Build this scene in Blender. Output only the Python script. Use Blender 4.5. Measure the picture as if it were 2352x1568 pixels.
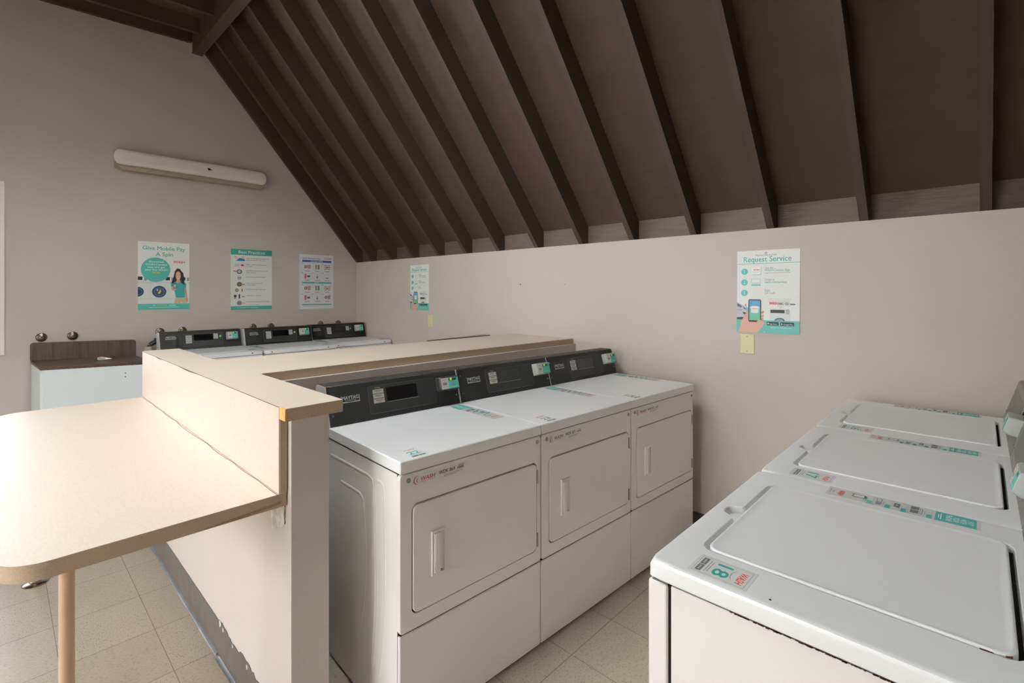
import bpy, bmesh, math, random
from mathutils import Vector, Matrix
random.seed(7)
S = bpy.context.scene
for o in list(bpy.data.objects):
    bpy.data.objects.remove(o, do_unlink=True)
COL = S.collection
PI = math.pi

# ------------------------------------------------------------------ camera
W_PX, H_PX = 2352, 1568
F_PX, HOR = 1129.459, 670.825
cd = bpy.data.cameras.new('camera')
cam = bpy.data.objects.new('camera', cd)
COL.objects.link(cam)
cam.location = (-3.119, -5.700, 1.528)
cam.rotation_euler = (PI/2, 0, -math.radians(46.267))
cd.sensor_width = 36.0
cd.lens = 36.0*F_PX/W_PX
cd.shift_y = -(784-HOR)/W_PX
cd.clip_start = 0.02
S.camera = cam

# ------------------------------------------------------------------ world, lights, exposure
S.view_settings.view_transform = 'Standard'
S.view_settings.look = 'None'
S.view_settings.gamma = 1
S.view_settings.use_curve_mapping = False
S.view_settings.exposure = 0.20
wd = bpy.data.worlds.new('world')
S.world = wd
wd.use_nodes = True
wd.node_tree.nodes['Background'].inputs[0].default_value = (0.80, 0.90, 1.0, 1)
wd.node_tree.nodes['Background'].inputs[1].default_value = 1.0

def area(name, loc, rot, sx, sy, power, color, spread=180):
    l = bpy.data.lights.new(name, 'AREA')
    l.shape = 'RECTANGLE'; l.size = sx; l.size_y = sy
    l.energy = power; l.color = color; l.spread = math.radians(spread)
    o = bpy.data.objects.new(name, l)
    o.location = loc; o.rotation_euler = rot
    COL.objects.link(o)
    return o
# daylight entering by the window in the end wall, by a left opening, and from an added skylight and added front fill
area('window_daylight', (-3.78, 0.16, 1.72), (-PI/2-0.45, 0, 0), 1.30, 1.34, 60, (0.90, 0.95, 1.0), 140)
area('opening_daylight', (-6.66, -3.7, 1.45), (0, -PI/2+0.62, 0), 1.9, 2.5, 84, (1.0, 0.975, 0.95), 120)
area('added_skylight_light', (-2.85, -3.4, 4.22), (0, 0, 0), 1.1, 1.8, 222, (1.0, 0.985, 0.97), 132)  # added overhead light for the table and machine tops
area('added_front_fill', (-4.9, -6.16, 1.55), (PI/2-0.6, 0, 0), 1.3, 1.1, 15, (1.0, 0.985, 0.97), 110)  # added fill for the dryer fronts, outside an unseen opening

# ------------------------------------------------------------------ materials
def lin(c):
    r = []
    for v in c:
        v = v/255.0
        r.append(v/12.92 if v <= 0.04045 else ((v+0.055)/1.055)**2.4)
    return (r[0], r[1], r[2], 1)
MATS = {}
def mat(name, rgb, rough=0.5, metal=0.0, spec=0.5, bump=None, var=None, emit=0, coat=0, stretch=None):
    """rgb in sRGB 0..255; bump=(scale, strength); var=(scale, rgb2, amount)"""
    if name in MATS: return MATS[name]
    m = bpy.data.materials.new(name); m.use_nodes = True
    nt = m.node_tree; b = nt.nodes['Principled BSDF']
    b.inputs['Base Color'].default_value = lin(rgb)
    b.inputs['Roughness'].default_value = rough
    b.inputs['Metallic'].default_value = metal
    b.inputs['Specular IOR Level'].default_value = spec
    if coat: b.inputs['Coat Weight'].default_value = coat
    if emit:
        b.inputs['Emission Color'].default_value = lin(rgb)
        b.inputs['Emission Strength'].default_value = emit
    tc = nt.nodes.new('ShaderNodeTexCoord')
    src = tc.outputs['Object']
    if stretch:
        mp = nt.nodes.new('ShaderNodeMapping'); mp.inputs['Scale'].default_value = stretch
        nt.links.new(src, mp.inputs[0]); src = mp.outputs[0]
    if var:
        n = nt.nodes.new('ShaderNodeTexNoise'); n.inputs['Scale'].default_value = var[0]
        n.inputs['Detail'].default_value = 4
        nt.links.new(src, n.inputs['Vector'])
        r = nt.nodes.new('ShaderNodeMapRange')
        r.inputs[1].default_value = 0.35; r.inputs[2].default_value = 0.65
        r.inputs[3].default_value = 0; r.inputs[4].default_value = var[2]
        nt.links.new(n.outputs[0], r.inputs[0])
        mx = nt.nodes.new('ShaderNodeMix'); mx.data_type = 'RGBA'
        mx.inputs[6].default_value = lin(rgb); mx.inputs[7].default_value = lin(var[1])
        nt.links.new(r.outputs[0], mx.inputs[0])
        nt.links.new(mx.outputs[2], b.inputs['Base Color'])
    if bump:
        n = nt.nodes.new('ShaderNodeTexNoise'); n.inputs['Scale'].default_value = bump[0]
        n.inputs['Detail'].default_value = 3
        nt.links.new(src, n.inputs['Vector'])
        bn = nt.nodes.new('ShaderNodeBump'); bn.inputs['Strength'].default_value = bump[1]
        bn.inputs['Distance'].default_value = 0.004
        nt.links.new(n.outputs[0], bn.inputs['Height'])
        nt.links.new(bn.outputs[0], b.inputs['Normal'])
    MATS[name] = m
    return m
def flat(rgb, rough=0.45):
    return mat('print_%d_%d_%d' % tuple(rgb), rgb, rough)

M_WALL = mat('painted_plaster', (201, 190, 182), 0.75, bump=(60, 0.35), var=(1.6, (194, 185, 179), 0.6), spec=0.3)
M_DARKWALL = mat('bounce_cutting_brown', (104, 88, 76), 0.6, var=(6, (92, 76, 66), 0.8), stretch=(4, 1, 0.3))  # unseen front wall made dark brown so less light bounces back
M_DECK = mat('dark_stained_plywood', (80, 61, 52), 0.62, bump=(35, 0.5), var=(5, (74, 57, 51), 0.6), stretch=(3, 1, 3), spec=0.25)
M_RAFT = mat('dark_stained_rafter', (73, 55, 48), 0.6, bump=(28, 0.6), var=(9, (74, 57, 50), 0.8), stretch=(0.6, 4, 0.6), spec=0.4)
M_BLOCK = mat('painted_blocking', (104, 88, 80), 0.5, bump=(30, 0.5), var=(12, (92, 76, 70), 0.8), stretch=(1, 0.6, 4))
M_LAM = mat('cream_laminate', (214, 197, 183), 0.46, var=(150, (205, 187, 171), 0.6), stretch=(1, 0.35, 1), spec=0.5)
M_EDGE = mat('tan_edge_band', (184, 162, 138), 0.5, var=(420, (160, 136, 112), 0.7))
M_WHITE = mat('white_enamel', (237, 234, 233), 0.22, spec=0.5, coat=0.2)
M_WHITE2 = mat('white_enamel_top', (241, 241, 243), 0.30, spec=0.5, bump=(350, 0.08))
M_GAP = mat('dark_gap', (38, 34, 30), 0.9, spec=0.1)
M_BLACK = mat('black_textured_plastic', (27, 25, 24), 0.5, bump=(500, 0.3), spec=0.35)
M_BLACKG = mat('black_gloss_plastic', (14, 14, 15), 0.12, spec=0.6)
M_BLACKL = mat('black_raised_line', (66, 64, 62), 0.4)
M_GREYC = mat('brushed_grey_metal', (140, 136, 130), 0.35, metal=0.7, bump=(200, 0.15))
M_CHROME = mat('dull_chrome', (190, 185, 176), 0.22, metal=1.0)
M_NICKEL = mat('worn_nickel', (138, 127, 112), 0.32, metal=0.9, var=(60, (90, 80, 66), 0.9))
M_STEEL = mat('screw_steel', (150, 150, 148), 0.3, metal=0.9)
M_GREYP = mat('pale_grey_plastic', (166, 168, 164), 0.5)
M_BASE = mat('charcoal_vinyl_base', (92, 84, 80), 0.38, var=(14, (112, 103, 98), 0.7))
M_LEG = mat('tan_painted_leg', (190, 158, 130), 0.42)
M_BROWN = mat('dark_woodgrain_laminate', (82, 62, 50), 0.36, var=(70, (58, 40, 30), 0.9), stretch=(1, 1, 0.06), spec=0.5)
M_CABW = mat('bluish_white_enamel', (222, 229, 232), 0.35)
M_IVORY = mat('ivory_plastic', (218, 206, 164), 0.4)
M_LENS = mat('frosted_acrylic', (228, 222, 213), 0.25, spec=0.5)
M_FIXB = mat('fixture_base_enamel', (168, 152, 134), 0.5)
M_FRAME = mat('white_window_frame', (244, 238, 228), 0.4)
M_RAWWOOD = mat('bare_chipped_wood', (232, 178, 110), 0.7, var=(60, (214, 150, 84), 0.8))
M_RUST = mat('rust', (92, 52, 34), 0.9, var=(200, (60, 34, 24), 0.9))
M_PATCH = mat('bare_plaster', (222, 218, 212), 0.85, bump=(60, 0.8), var=(30, (170, 160, 148), 0.8))
M_BPIPE = mat('black_abs_pipe', (26, 24, 24), 0.4)
M_TPIPE = mat('beige_painted_pipe', (186, 168, 148), 0.5)
M_FOIL = mat('crumpled_foil', (226, 224, 220), 0.25, metal=0.6)
M_DARKB = mat('dark_grey_board', (70, 68, 64), 0.3)
M_CRACK = mat('dark_crack', (96, 74, 58), 0.9)

def glass_mat():
    m = bpy.data.materials.new('window_glass'); m.use_nodes = True
    b = m.node_tree.nodes['Principled BSDF']
    b.inputs['Base Color'].default_value = (0.95, 1, 0.99, 1)
    b.inputs['Roughness'].default_value = 0.02
    b.inputs['Transmission Weight'].default_value = 1
    b.inputs['IOR'].default_value = 1.05
    return m
M_GLASS = glass_mat()

def floor_mat():
    m = bpy.data.materials.new('vinyl_floor_tiles'); m.use_nodes = True
    nt = m.node_tree; N = nt.nodes; L = nt.links
    b = N['Principled BSDF']; b.inputs['Roughness'].default_value = 0.42
    tc = N.new('ShaderNodeTexCoord'); sp = N.new('ShaderNodeSeparateXYZ')
    L.new(tc.outputs['Object'], sp.inputs[0])
    def M(op, a, b_=None, c=None):
        n = N.new('ShaderNodeMath'); n.operation = op
        for i, v in enumerate((a, b_, c)):
            if v is None: continue
            if isinstance(v, (int, float)): n.inputs[i].default_value = v
            else: L.new(v, n.inputs[i])
        return n.outputs[0]
    right = M('GREATER_THAN', sp.outputs[0], -2.4)
    def sel(vl, vr):   # left value, right value
        return M('ADD', M('MULTIPLY', right, vr-vl), vl)
    perx = sel(0.318, 0.305); offx = sel(-2.627+0.318*20, -1.142+0.305*20)
    pery = sel(0.354, 0.354); offy = sel(-2.633, -4.449)
    ux = M('DIVIDE', M('ADD', M('SUBTRACT', sp.outputs[0], offx), 40.0), perx)
    ux = M('DIVIDE', M('SUBTRACT', sp.outputs[0], offx), perx)
    uy = M('DIVIDE', M('SUBTRACT', sp.outputs[1], offy), pery)
    fx = M('FLOOR', ux); fy = M('FLOOR', uy)
    dx = M('SUBTRACT', ux, fx); dy = M('SUBTRACT', uy, fy)
    ex = M('MINIMUM', dx, M('SUBTRACT', 1.0, dx)); ey = M('MINIMUM', dy, M('SUBTRACT', 1.0, dy))
    e = M('MINIMUM', ex, ey)
    joint = M('LESS_THAN', e, 0.0036)
    # speckle streaks, turned a quarter turn on every other tile
    par = M('MODULO', M('ABSOLUTE', M('ADD', fx, fy)), 2.0)
    cb1 = N.new('ShaderNodeCombineXYZ'); cb2 = N.new('ShaderNodeCombineXYZ')
    L.new(M('MULTIPLY', sp.outputs[0], 260.0), cb1.inputs[0]); L.new(M('MULTIPLY', sp.outputs[1], 80.0), cb1.inputs[1])
    L.new(M('MULTIPLY', sp.outputs[0], 80.0), cb2.inputs[0]); L.new(M('MULTIPLY', sp.outputs[1], 260.0), cb2.inputs[1])
    mv = N.new('ShaderNodeMix'); mv.data_type = 'VECTOR'
    L.new(par, mv.inputs[0]); L.new(cb1.outputs[0], mv.inputs[4]); L.new(cb2.outputs[0], mv.inputs[5])
    n1 = N.new('ShaderNodeTexNoise'); n1.inputs['Scale'].default_value = 0.95; n1.inputs['Detail'].default_value = 2
    L.new(mv.outputs[1], n1.inputs['Vector'])
    spk = N.new('ShaderNodeMapRange'); spk.inputs[1].default_value = 0.545; spk.inputs[2].default_value = 0.66
    L.new(n1.outputs[0], spk.inputs[0])
    wn = N.new('ShaderNodeTexWhiteNoise'); wn.noise_dimensions = '2D'
    cb3 = N.new('ShaderNodeCombineXYZ'); L.new(fx, cb3.inputs[0]); L.new(fy, cb3.inputs[1]); L.new(cb3.outputs[0], wn.inputs[0])
    m1 = N.new('ShaderNodeMix'); m1.data_type = 'RGBA'
    m1.inputs[6].default_value = lin((184, 171, 154)); m1.inputs[7].default_value = lin((190, 178, 161))
    L.new(wn.outputs[0], m1.inputs[0])
    n2 = N.new('ShaderNodeTexNoise'); n2.inputs['Scale'].default_value = 3.0; n2.inputs['Detail'].default_value = 5
    L.new(tc.outputs['Object'], n2.inputs['Vector'])
    dr = N.new('ShaderNodeMapRange'); dr.inputs[1].default_value = 0.5; dr.inputs[2].default_value = 0.75; dr.inputs[4].default_value = 0.5
    L.new(n2.outputs[0], dr.inputs[0])
    m15 = N.new('ShaderNodeMix'); m15.data_type = 'RGBA'; m15.inputs[7].default_value = lin((168, 153, 134))
    L.new(dr.outputs[0], m15.inputs[0]); L.new(m1.outputs[2], m15.inputs[6])
    m2 = N.new('ShaderNodeMix'); m2.data_type = 'RGBA'; m2.inputs[7].default_value = lin((124, 107, 87))
    L.new(M('MULTIPLY', spk.outputs[0], 0.55), m2.inputs[0]); L.new(m15.outputs[2], m2.inputs[6])
    m3 = N.new('ShaderNodeMix'); m3.data_type = 'RGBA'; m3.inputs[7].default_value = lin((92, 76, 60))
    L.new(M('MULTIPLY', joint, 0.8), m3.inputs[0]); L.new(m2.outputs[2], m3.inputs[6])
    L.new(m3.outputs[2], b.inputs['Base Color'])
    return m

# ------------------------------------------------------------------ mesh helpers
def box(bm, x0, x1, y0, y1, z0, z1, bev=0.0, seg=2):
    t = bmesh.new()
    bmesh.ops.create_cube(t, size=1)
    for v in t.verts:
        v.co = Vector(((x0+x1)/2+v.co.x*(x1-x0), (y0+y1)/2+v.co.y*(y1-y0), (z0+z1)/2+v.co.z*(z1-z0)))
    if bev > 0:
        bmesh.ops.bevel(t, geom=t.edges[:], offset=bev, segments=seg, profile=0.6, affect='EDGES', clamp_overlap=True)
    join(bm, t)
def join(bm, t):
    me = bpy.data.meshes.new('tmp'); t.to_mesh(me); t.free()
    bm.from_mesh(me); bpy.data.meshes.remove(me)
def loft(bm, loops, cap0=True, cap1=True):
    vl = [[bm.verts.new(p) for p in lp] for lp in loops]
    n = len(vl[0])
    for a, b in zip(vl[:-1], vl[1:]):
        for i in range(n):
            j = (i+1) % n
            try: bm.faces.new((a[i], a[j], b[j], b[i]))
            except ValueError: pass
    if cap0: bm.faces.new(list(reversed(vl[0])))
    if cap1: bm.faces.new(vl[-1])
    return vl
def rr(x0, x1, y0, y1, r, n=6):
    pts = []
    for cx, cy, a0 in ((x1-r, y1-r, 0), (x0+r, y1-r, 90), (x0+r, y0+r, 180), (x1-r, y0+r, 270)):
        for i in range(n+1):
            a = math.radians(a0+90*i/n)
            pts.append((cx+r*math.cos(a), cy+r*math.sin(a)))
    return pts
def cyl(bm, p0, p1, r, n=20, r1=None):
    p0 = Vector(p0); p1 = Vector(p1); d = (p1-p0).normalized()
    u = d.orthogonal().normalized(); w = d.cross(u)
    r1 = r if r1 is None else r1
    lo = [[p+u*(q*math.cos(2*PI*i/n))+w*(q*math.sin(2*PI*i/n)) for i in range(n)] for p, q in ((p0, r), (p1, r1))]
    loft(bm, lo)
def lathe(bm, origin, axis, prof, n=28):
    o = Vector(origin); d = Vector(axis).normalized(); u = d.orthogonal().normalized(); w = d.cross(u)
    lo = [[o+d*h+u*(r*math.cos(2*PI*i/n))+w*(r*math.sin(2*PI*i/n)) for i in range(n)] for r, h in prof]
    loft(bm, lo)
def tube(bm, pts, r, n=8, flatn=None, fl=1.0):
    pts = [Vector(p) for p in pts]; lo = []
    for i, p in enumerate(pts):
        d = (pts[min(i+1, len(pts)-1)]-pts[max(i-1, 0)]).normalized()
        if flatn is not None:
            w = Vector(flatn); u = d.cross(w).normalized()
        else:
            ref = Vector((0, 0, 1)) if abs(d.z) < 0.9 else Vector((1, 0, 0))
            u = d.cross(ref).normalized(); w = u.cross(d)
        lo.append([p+u*(r*math.cos(2*PI*k/n))+w*(r*fl*math.sin(2*PI*k/n)) for k in range(n)])
    loft(bm, lo)
def poly_extrude(bm, pts, d):
    a = [Vector(p) for p in pts]; b = [p+Vector(d) for p in a]
    loft(bm, [a, b])
def obj(name, bm, m, parent=None, smooth=35):
    bmesh.ops.recalc_face_normals(bm, faces=bm.faces[:])
    me = bpy.data.meshes.new(name); bm.to_mesh(me); bm.free()
    if m is not None: me.materials.append(m)
    if smooth:
        me.polygons.foreach_set('use_smooth', [True]*len(me.polygons))
        me.set_sharp_from_angle(angle=math.radians(smooth))
    o = bpy.data.objects.new(name, me); COL.objects.link(o)
    if smooth and len(me.polygons) < 6000:
        wn = o.modifiers.new('weighted_normal', 'WEIGHTED_NORMAL'); wn.keep_sharp = True; wn.weight = 100
    if parent is not None: o.parent = parent
    return o
def thing(name, label, cat, loc=(0, 0, 0), rz=0.0, group=None):
    o = bpy.data.objects.new(name, None); COL.objects.link(o)
    o.empty_display_size = 0.1
    o.location = loc; o.rotation_euler = (0, 0, rz)
    o['label'] = label; o['category'] = cat
    if group: o['group'] = group
    return o
def tag(o, label, cat, group=None):
    o['label'] = label; o['category'] = cat
    if group: o['group'] = group
    return o
def struct(o, label=None, cat=None):
    o['kind'] = 'structure'
    if label: o['label'] = label
    if cat: o['category'] = cat
    return o
def B(): return bmesh.new()

# ------------------------------------------------------------------ printed art (posters, stickers, badges)
TXT = {}
def text_geo(s, bold):
    k = (s, bold)
    if k in TXT: return TXT[k]
    c = bpy.data.curves.new('t', 'FONT'); c.body = s; c.size = 1.0; c.resolution_u = 3
    c.offset = bold; c.fill_mode = 'FRONT'
    o = bpy.data.objects.new('t', c); COL.objects.link(o)
    bpy.context.view_layer.update()
    me = bpy.data.meshes.new_from_object(o.evaluated_get(bpy.context.evaluated_depsgraph_get()))
    vs = [(v.co.x, v.co.y) for v in me.vertices]; fs = [tuple(p.vertices) for p in me.polygons]
    bpy.data.objects.remove(o, do_unlink=True); bpy.data.curves.remove(c); bpy.data.meshes.remove(me)
    if vs:
        x0 = min(v[0] for v in vs); x1 = max(v[0] for v in vs)
    else: x0, x1 = 0, 1
    TXT[k] = (vs, fs, x0, x1)
    return TXT[k]
class Art:
    """flat printed thing of w x h metres; coordinates run 0..1 across and up"""
    def __init__(s, w, h, bg=(236, 236, 234), t=0.0006, bgmat=None):
        s.w, s.h, s.t = w, h, t; s.items = []; s.bg = bg; s.bgmat = bgmat; s.k = 0
    def poly(s, pts, col, m=None):
        s.k += 1; s.items.append(([(x*s.w, y*s.h) for x, y in pts], [tuple(range(len(pts)))], col, s.k, m)); return s
    def rect(s, x0, y0, x1, y1, col, m=None): return s.poly([(x0, y0), (x1, y0), (x1, y1), (x0, y1)], col, m)
    def rrect(s, x0, y0, x1, y1, r, col, m=None):
        p = rr(x0*s.w, x1*s.w, y0*s.h, y1*s.h, r, 4)
        return s.poly([(a/s.w, b/s.h) for a, b in p], col, m)
    def frame(s, x0, y0, x1, y1, t, col):
        tx = t/s.w; ty = t/s.h
        s.k += 1
        for r in ((x0, y0, x1, y0+ty), (x0, y1-ty, x1, y1), (x0, y0+ty, x0+tx, y1-ty), (x1-tx, y0+ty, x1, y1-ty)):
            s.items.append(([(r[0]*s.w, r[1]*s.h), (r[2]*s.w, r[1]*s.h), (r[2]*s.w, r[3]*s.h), (r[0]*s.w, r[3]*s.h)], [(0, 1, 2, 3)], col, s.k, None))
        return s
    def ell(s, cx, cy, rx, ry, col, a0=0, a1=360, n=28, m=None):
        """rx, ry in metres"""
        pts = [(cx+rx/s.w*math.cos(math.radians(a0+(a1-a0)*i/n)), cy+ry/s.h*math.sin(math.radians(a0+(a1-a0)*i/n))) for i in range(n if a1-a0 == 360 else n+1)]
        return s.poly(pts, col, m)
    def circ(s, cx, cy, r, col, **k): return s.ell(cx, cy, r, r, col, **k)
    def text(s, st, x, y, size, col, align='C', bold=0.0, ital=0.0, wid=None, m=None):
        """size = font size in metres; x,y baseline; wid = forced width as a fraction of w"""
        vs, fs, x0, x1 = text_geo(st, 0.0)
        L = (x1-x0)*size; sx = 1.0
        if wid: sx = wid*s.w/L; L = wid*s.w
        ox = x*s.w-(L/2 if align == 'C' else L if align == 'R' else 0)
        passes = ((0, 0),) if bold <= 0 else ((-1, -0.6), (1, -0.6), (0, 0.9))   # heavier strokes by overprinting
        for px, py in passes:
            s.k += 1
            dx_, dy_ = px*bold*size, py*bold*size
            s.items.append(([(ox+dx_+(vx-x0)*size*sx+ital*vy*size, y*s.h+dy_+vy*size) for vx, vy in vs], fs, col, s.k, m))
        return s
    def arc(s, cx, cy, r, a0, a1, t, col, n=12):
        o_ = []; i_ = []
        for k in range(n+1):
            a = math.radians(a0+(a1-a0)*k/n); tt = t*math.sin(PI*k/n)+t*0.15
            o_.append((cx+(r+tt)*math.cos(a)/s.w, cy+(r+tt)*math.sin(a)/s.h)); i_.append((cx+r*math.cos(a)/s.w, cy+r*math.sin(a)/s.h))
        s.k += 1
        vs = [(x*s.w, y*s.h) for x, y in o_+i_]; fs = [(k, k+1, n+2+k, n+1+k) for k in range(n)]
        s.items.append((vs, fs, col, s.k, None)); return s
    def build(s, name, O, U, V, parent=None, eps=0.000025, rough=0.45):
        O = Vector(O); U = Vector(U).normalized(); V = Vector(V).normalized(); Nn = U.cross(V)
        me = bpy.data.meshes.new(name); verts = []; faces = []; mi = []; mats = []
        def midx(m):
            if m not in mats: mats.append(m)
            return mats.index(m)
        if s.bg is not None or s.bgmat:
            m0 = midx(s.bgmat or flat(s.bg, rough))
            for z in (0, s.t):
                for x, y in ((0, 0), (s.w, 0), (s.w, s.h), (0, s.h)): verts.append(O+U*x+V*y+Nn*z)
            for f in ((3, 2, 1, 0), (4, 5, 6, 7), (0, 1, 5, 4), (1, 2, 6, 5), (2, 3, 7, 6), (3, 0, 4, 7)): faces.append(f); mi.append(m0)
        for vs, fs, col, k, m in s.items:
            b0 = len(verts); q = midx(m or flat(col, rough)); z = s.t+eps*k
            for x, y in vs: verts.append(O+U*x+V*y+Nn*z)
            for f in fs: faces.append(tuple(b0+i for i in f)); mi.append(q)
        me.from_pydata([tuple(v) for v in verts], [], faces); me.update()
        for m in mats: me.materials.append(m)
        me.polygons.foreach_set('material_index', mi)
        o = bpy.data.objects.new(name, me); COL.objects.link(o)
        if parent is not None: o.parent = parent
        return o
TEAL = (84, 178, 166); RED = (196, 52, 48); DK = (70, 74, 78); WHT = (240, 240, 238); GREY = (150, 154, 156)
TEALD = (40, 140, 136)
def wash_logo(a, x, y, size, wid=None, col=RED, align='C'):
    a.text('WASH', x, y, size, col, align, bold=0.018, ital=0.22, wid=wid)

# ================================================================== THE SETTING
XL, YB = -6.5, -6.02          # left wall plane, rear wall plane
HW = 1.90                     # plate height of the right wall
SL = 1.22                     # rise of the ceiling slope
XB0, XB1 = -1.785, -1.690     # ridge beam
bm = B(); box(bm, XL-0.1, 0.1, YB-0.1, 0.1, -0.1, 0.0)
struct(obj('floor', bm, floor_mat(), smooth=0), 'speckled beige vinyl tile floor', 'floor')
# right wall
bm = B(); box(bm, 0.0, 0.12, YB, 0.12, 0, HW)
w = struct(obj('wall_right', bm, M_WALL, smooth=0), 'long low cream wall under the sloped dark rafters', 'wall')
# end wall: gable with a window opening
WX0, WX1, WZ0, WZ1 = -4.45, -3.105, 1.03, 2.40
def gable(y0, y1, name, label, hole=None):
    bm = B()
    d = (0, y1-y0, 0)
    ztop = 4.12
    poly_extrude(bm, [(0.0, y0, 0), (0.0, y0, HW+0.2), (-1.74, y0, HW+0.2+1.74*SL), (-1.74, y0, 0)], d)
    if hole:
        a, b, c, e = hole
        box(bm, b, -1.74, y0, y1, 0, ztop)
        box(bm, XL, a, y0, y1, 0, ztop)
        box(bm, a, b, y0, y1, 0, c); box(bm, a, b, y0, y1, e, ztop)
    else:
        box(bm, XL, -1.74, y0, y1, 0, ztop)
    return struct(obj(name, bm, M_WALL if name == 'wall_back' else M_DARKWALL, smooth=0), label, 'wall')
gable(0.0, 0.12, 'wall_back', 'tall cream end wall with posters and a light fixture', (WX0, WX1, WZ0, WZ1))
gable(YB-0.12, YB, 'wall_front', 'unseen brown wall behind the camera, made dark to cut bounced light', (-5.6, -4.2, 0.95, 2.15))  # opening added to let the front fill through
# left wall with a window opening (both out of the picture)
bm = B()
OY0, OY1, OZ0, OZ1 = -5.0, -2.4, 0.45, 2.40
box(bm, XL-0.12, XL, OY1, 0.12, 0, 4.2)
box(bm, XL-0.12, XL, OY0, OY1, 0, OZ0); box(bm, XL-0.12, XL, OY0, OY1, OZ1, 4.2)
box(bm, XL-0.12, XL, YB, OY0, 0, 4.2)
struct(obj('wall_left', bm, M_WALL, smooth=0), 'cream wall with the large window', 'wall')
def window(name, label, axis, a0, a1, z0, z1, plane, depth):
    """axis 'x': opening along x in a wall whose room face is y=plane; axis 'y': along y, room face x=plane"""
    def bx(bm, a, b, c0, c1, d0, d1):
        if axis == 'x': box(bm, a, b, plane+d0, plane+d1, c0, c1, 0.003)
        else: box(bm, plane+d0, plane+d1, a, b, c0, c1, 0.003)
    sgn = 1 if axis == 'x' else -1
    def D(p, q): return (min(p*sgn, q*sgn), max(p*sgn, q*sgn))
    bm = B(); f = 0.035
    d = D(-0.012, 0.07)
    bx(bm, a0, a1, z0, z0+f, *d); bx(bm, a0, a1, z1-f, z1, *d)
    bx(bm, a0, a0+f, z0+f, z1-f, *d); bx(bm, a1-f, a1, z0+f, z1-f, *d)
    mid = (a0+a1)/2; d2 = D(0.02, 0.06)
    bx(bm, mid-0.018, mid+0.018, z0+f, z1-f, *d2)
    o = struct(obj(name, bm, M_FRAME), label, 'window')
    bm = B(); d3 = D(0.038, 0.044)
    bx(bm, a0+f, a1-f, z0+f, z1-f, *d3)
    obj('window_pane', bm, M_GLASS, o, smooth=0)
    return o
window('window_1', 'white framed window at the left edge of the end wall', 'x', WX0+0.003, WX1+0.022, WZ0-0.01, WZ1+0.02, 0.0, 0.12)
window('window_2', 'large window in the left wall', 'y', OY0+0.002, OY1-0.002, OZ0+0.002, OZ1-0.002, XL, 0.12)

# ceiling: deck boards, rafters, blocking, ridge beam
DV = 0.224       # deck height above the rafter underside, measured upright
bm = B()
poly_extrude(bm, [(0.12, YB, HW+DV-0.12*SL), (-1.74, YB, HW+DV+1.74*SL), (-1.74, YB, HW+DV+1.74*SL+0.05), (0.12, YB, HW+DV+0.05-0.12*SL)], (0, -YB+0.1, 0))
def zl(x): return 4.006+(x+1.79)*0.035     # underside of the left rafters
SKX0, SKX1, SKY0, SKY1 = -3.42, -2.28, -4.33, -2.47
for (xa, xb, ya, yb_) in ((XL-0.1, SKX0, YB, 0.1), (SKX1, -1.74, YB, 0.1), (SKX0, SKX1, YB, SKY0), (SKX0, SKX1, SKY1, 0.1)):
    poly_extrude(bm, [(xa, ya, zl(xa)+0.14), (xb, ya, zl(xb)+0.14), (xb, ya, zl(xb)+0.2), (xa, ya, zl(xa)+0.2)], (0, yb_-ya, 0))
for xa in (SKX0-0.04, SKX1):
    box(bm, xa, xa+0.04, SKY0-0.1, SKY1+0.1, zl(xa)+0.001, zl(xa)+0.15)
ceil = struct(obj('ceiling', bm, M_DECK, smooth=0), 'dark brown open rafter ceiling sloping down to the right wall', 'ceiling')
YS = [-0.040, -0.375, -0.815, -1.248, -1.692, -2.118, -2.561, -3.021, -3.475, -3.915, -4.365, -4.825, -5.274, -5.731]
for y in YS:
    bm = B()
    poly_extrude(bm, [(0.0, y, HW), (XB1, y, HW-XB1*SL), (XB1, y, HW-XB1*SL+DV+0.005), (0.068, y, HW+DV+0.005-0.068*SL), (0.068, y, HW)], (0, 0.040, 0))
    obj('rafter', bm, M_RAFT, ceil, smooth=0)
for k in range(14):
    y = -0.29-0.4441*k
    if y-0.02 < YB: break
    XR = SKX1+0.04 if SKY0-0.05 < y < SKY1 else XL
    bm = B()
    for xa, xb in (((XB0, SKX1+0.04), (SKX0-0.04, XL)) if XR != XL else ((XB0, XL),)):
        poly_extrude(bm, [(xa, y, zl(xa)), (xb, y, zl(xb)), (xb, y, zl(xb)+0.145), (xa, y, zl(xa)+0.145)], (0, 0.04, 0))
    obj('rafter', bm, M_RAFT, ceil, smooth=0)
bm = B()
poly_extrude(bm, [(XB0, 0.0, zl(XB0)), (XL, 0.0, zl(XL)), (XL, 0.0, zl(XL)+0.145), (XB0, 0.0, zl(XB0)+0.145)], (0, -0.038, 0))
obj('rafter', bm, M_RAFT, ceil, smooth=0)
ends = YS+[YB]
for a, b in zip(ends[:-1], ends[1:]):
    bm = B(); box(bm, 0.068, 0.105, b+0.040 if b > YB+0.01 else YB, a, HW+0.0005, HW+DV-0.068*SL+0.02)
    obj('blocking', bm, M_BLOCK, ceil, smooth=0)
bm = B(); box(bm, XB0, XB1, YB, 0.0, 3.907, 4.14, 0.004)
obj('ridge_beam', bm, M_RAFT, ceil)
# flashing-like pale shim behind the beam end
bm = B(); box(bm, XB0-0.006, XB0+0.03, -0.03, -0.001, 3.915, 4.004)
obj('shim', bm, M_WALL, ceil, smooth=0)

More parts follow.
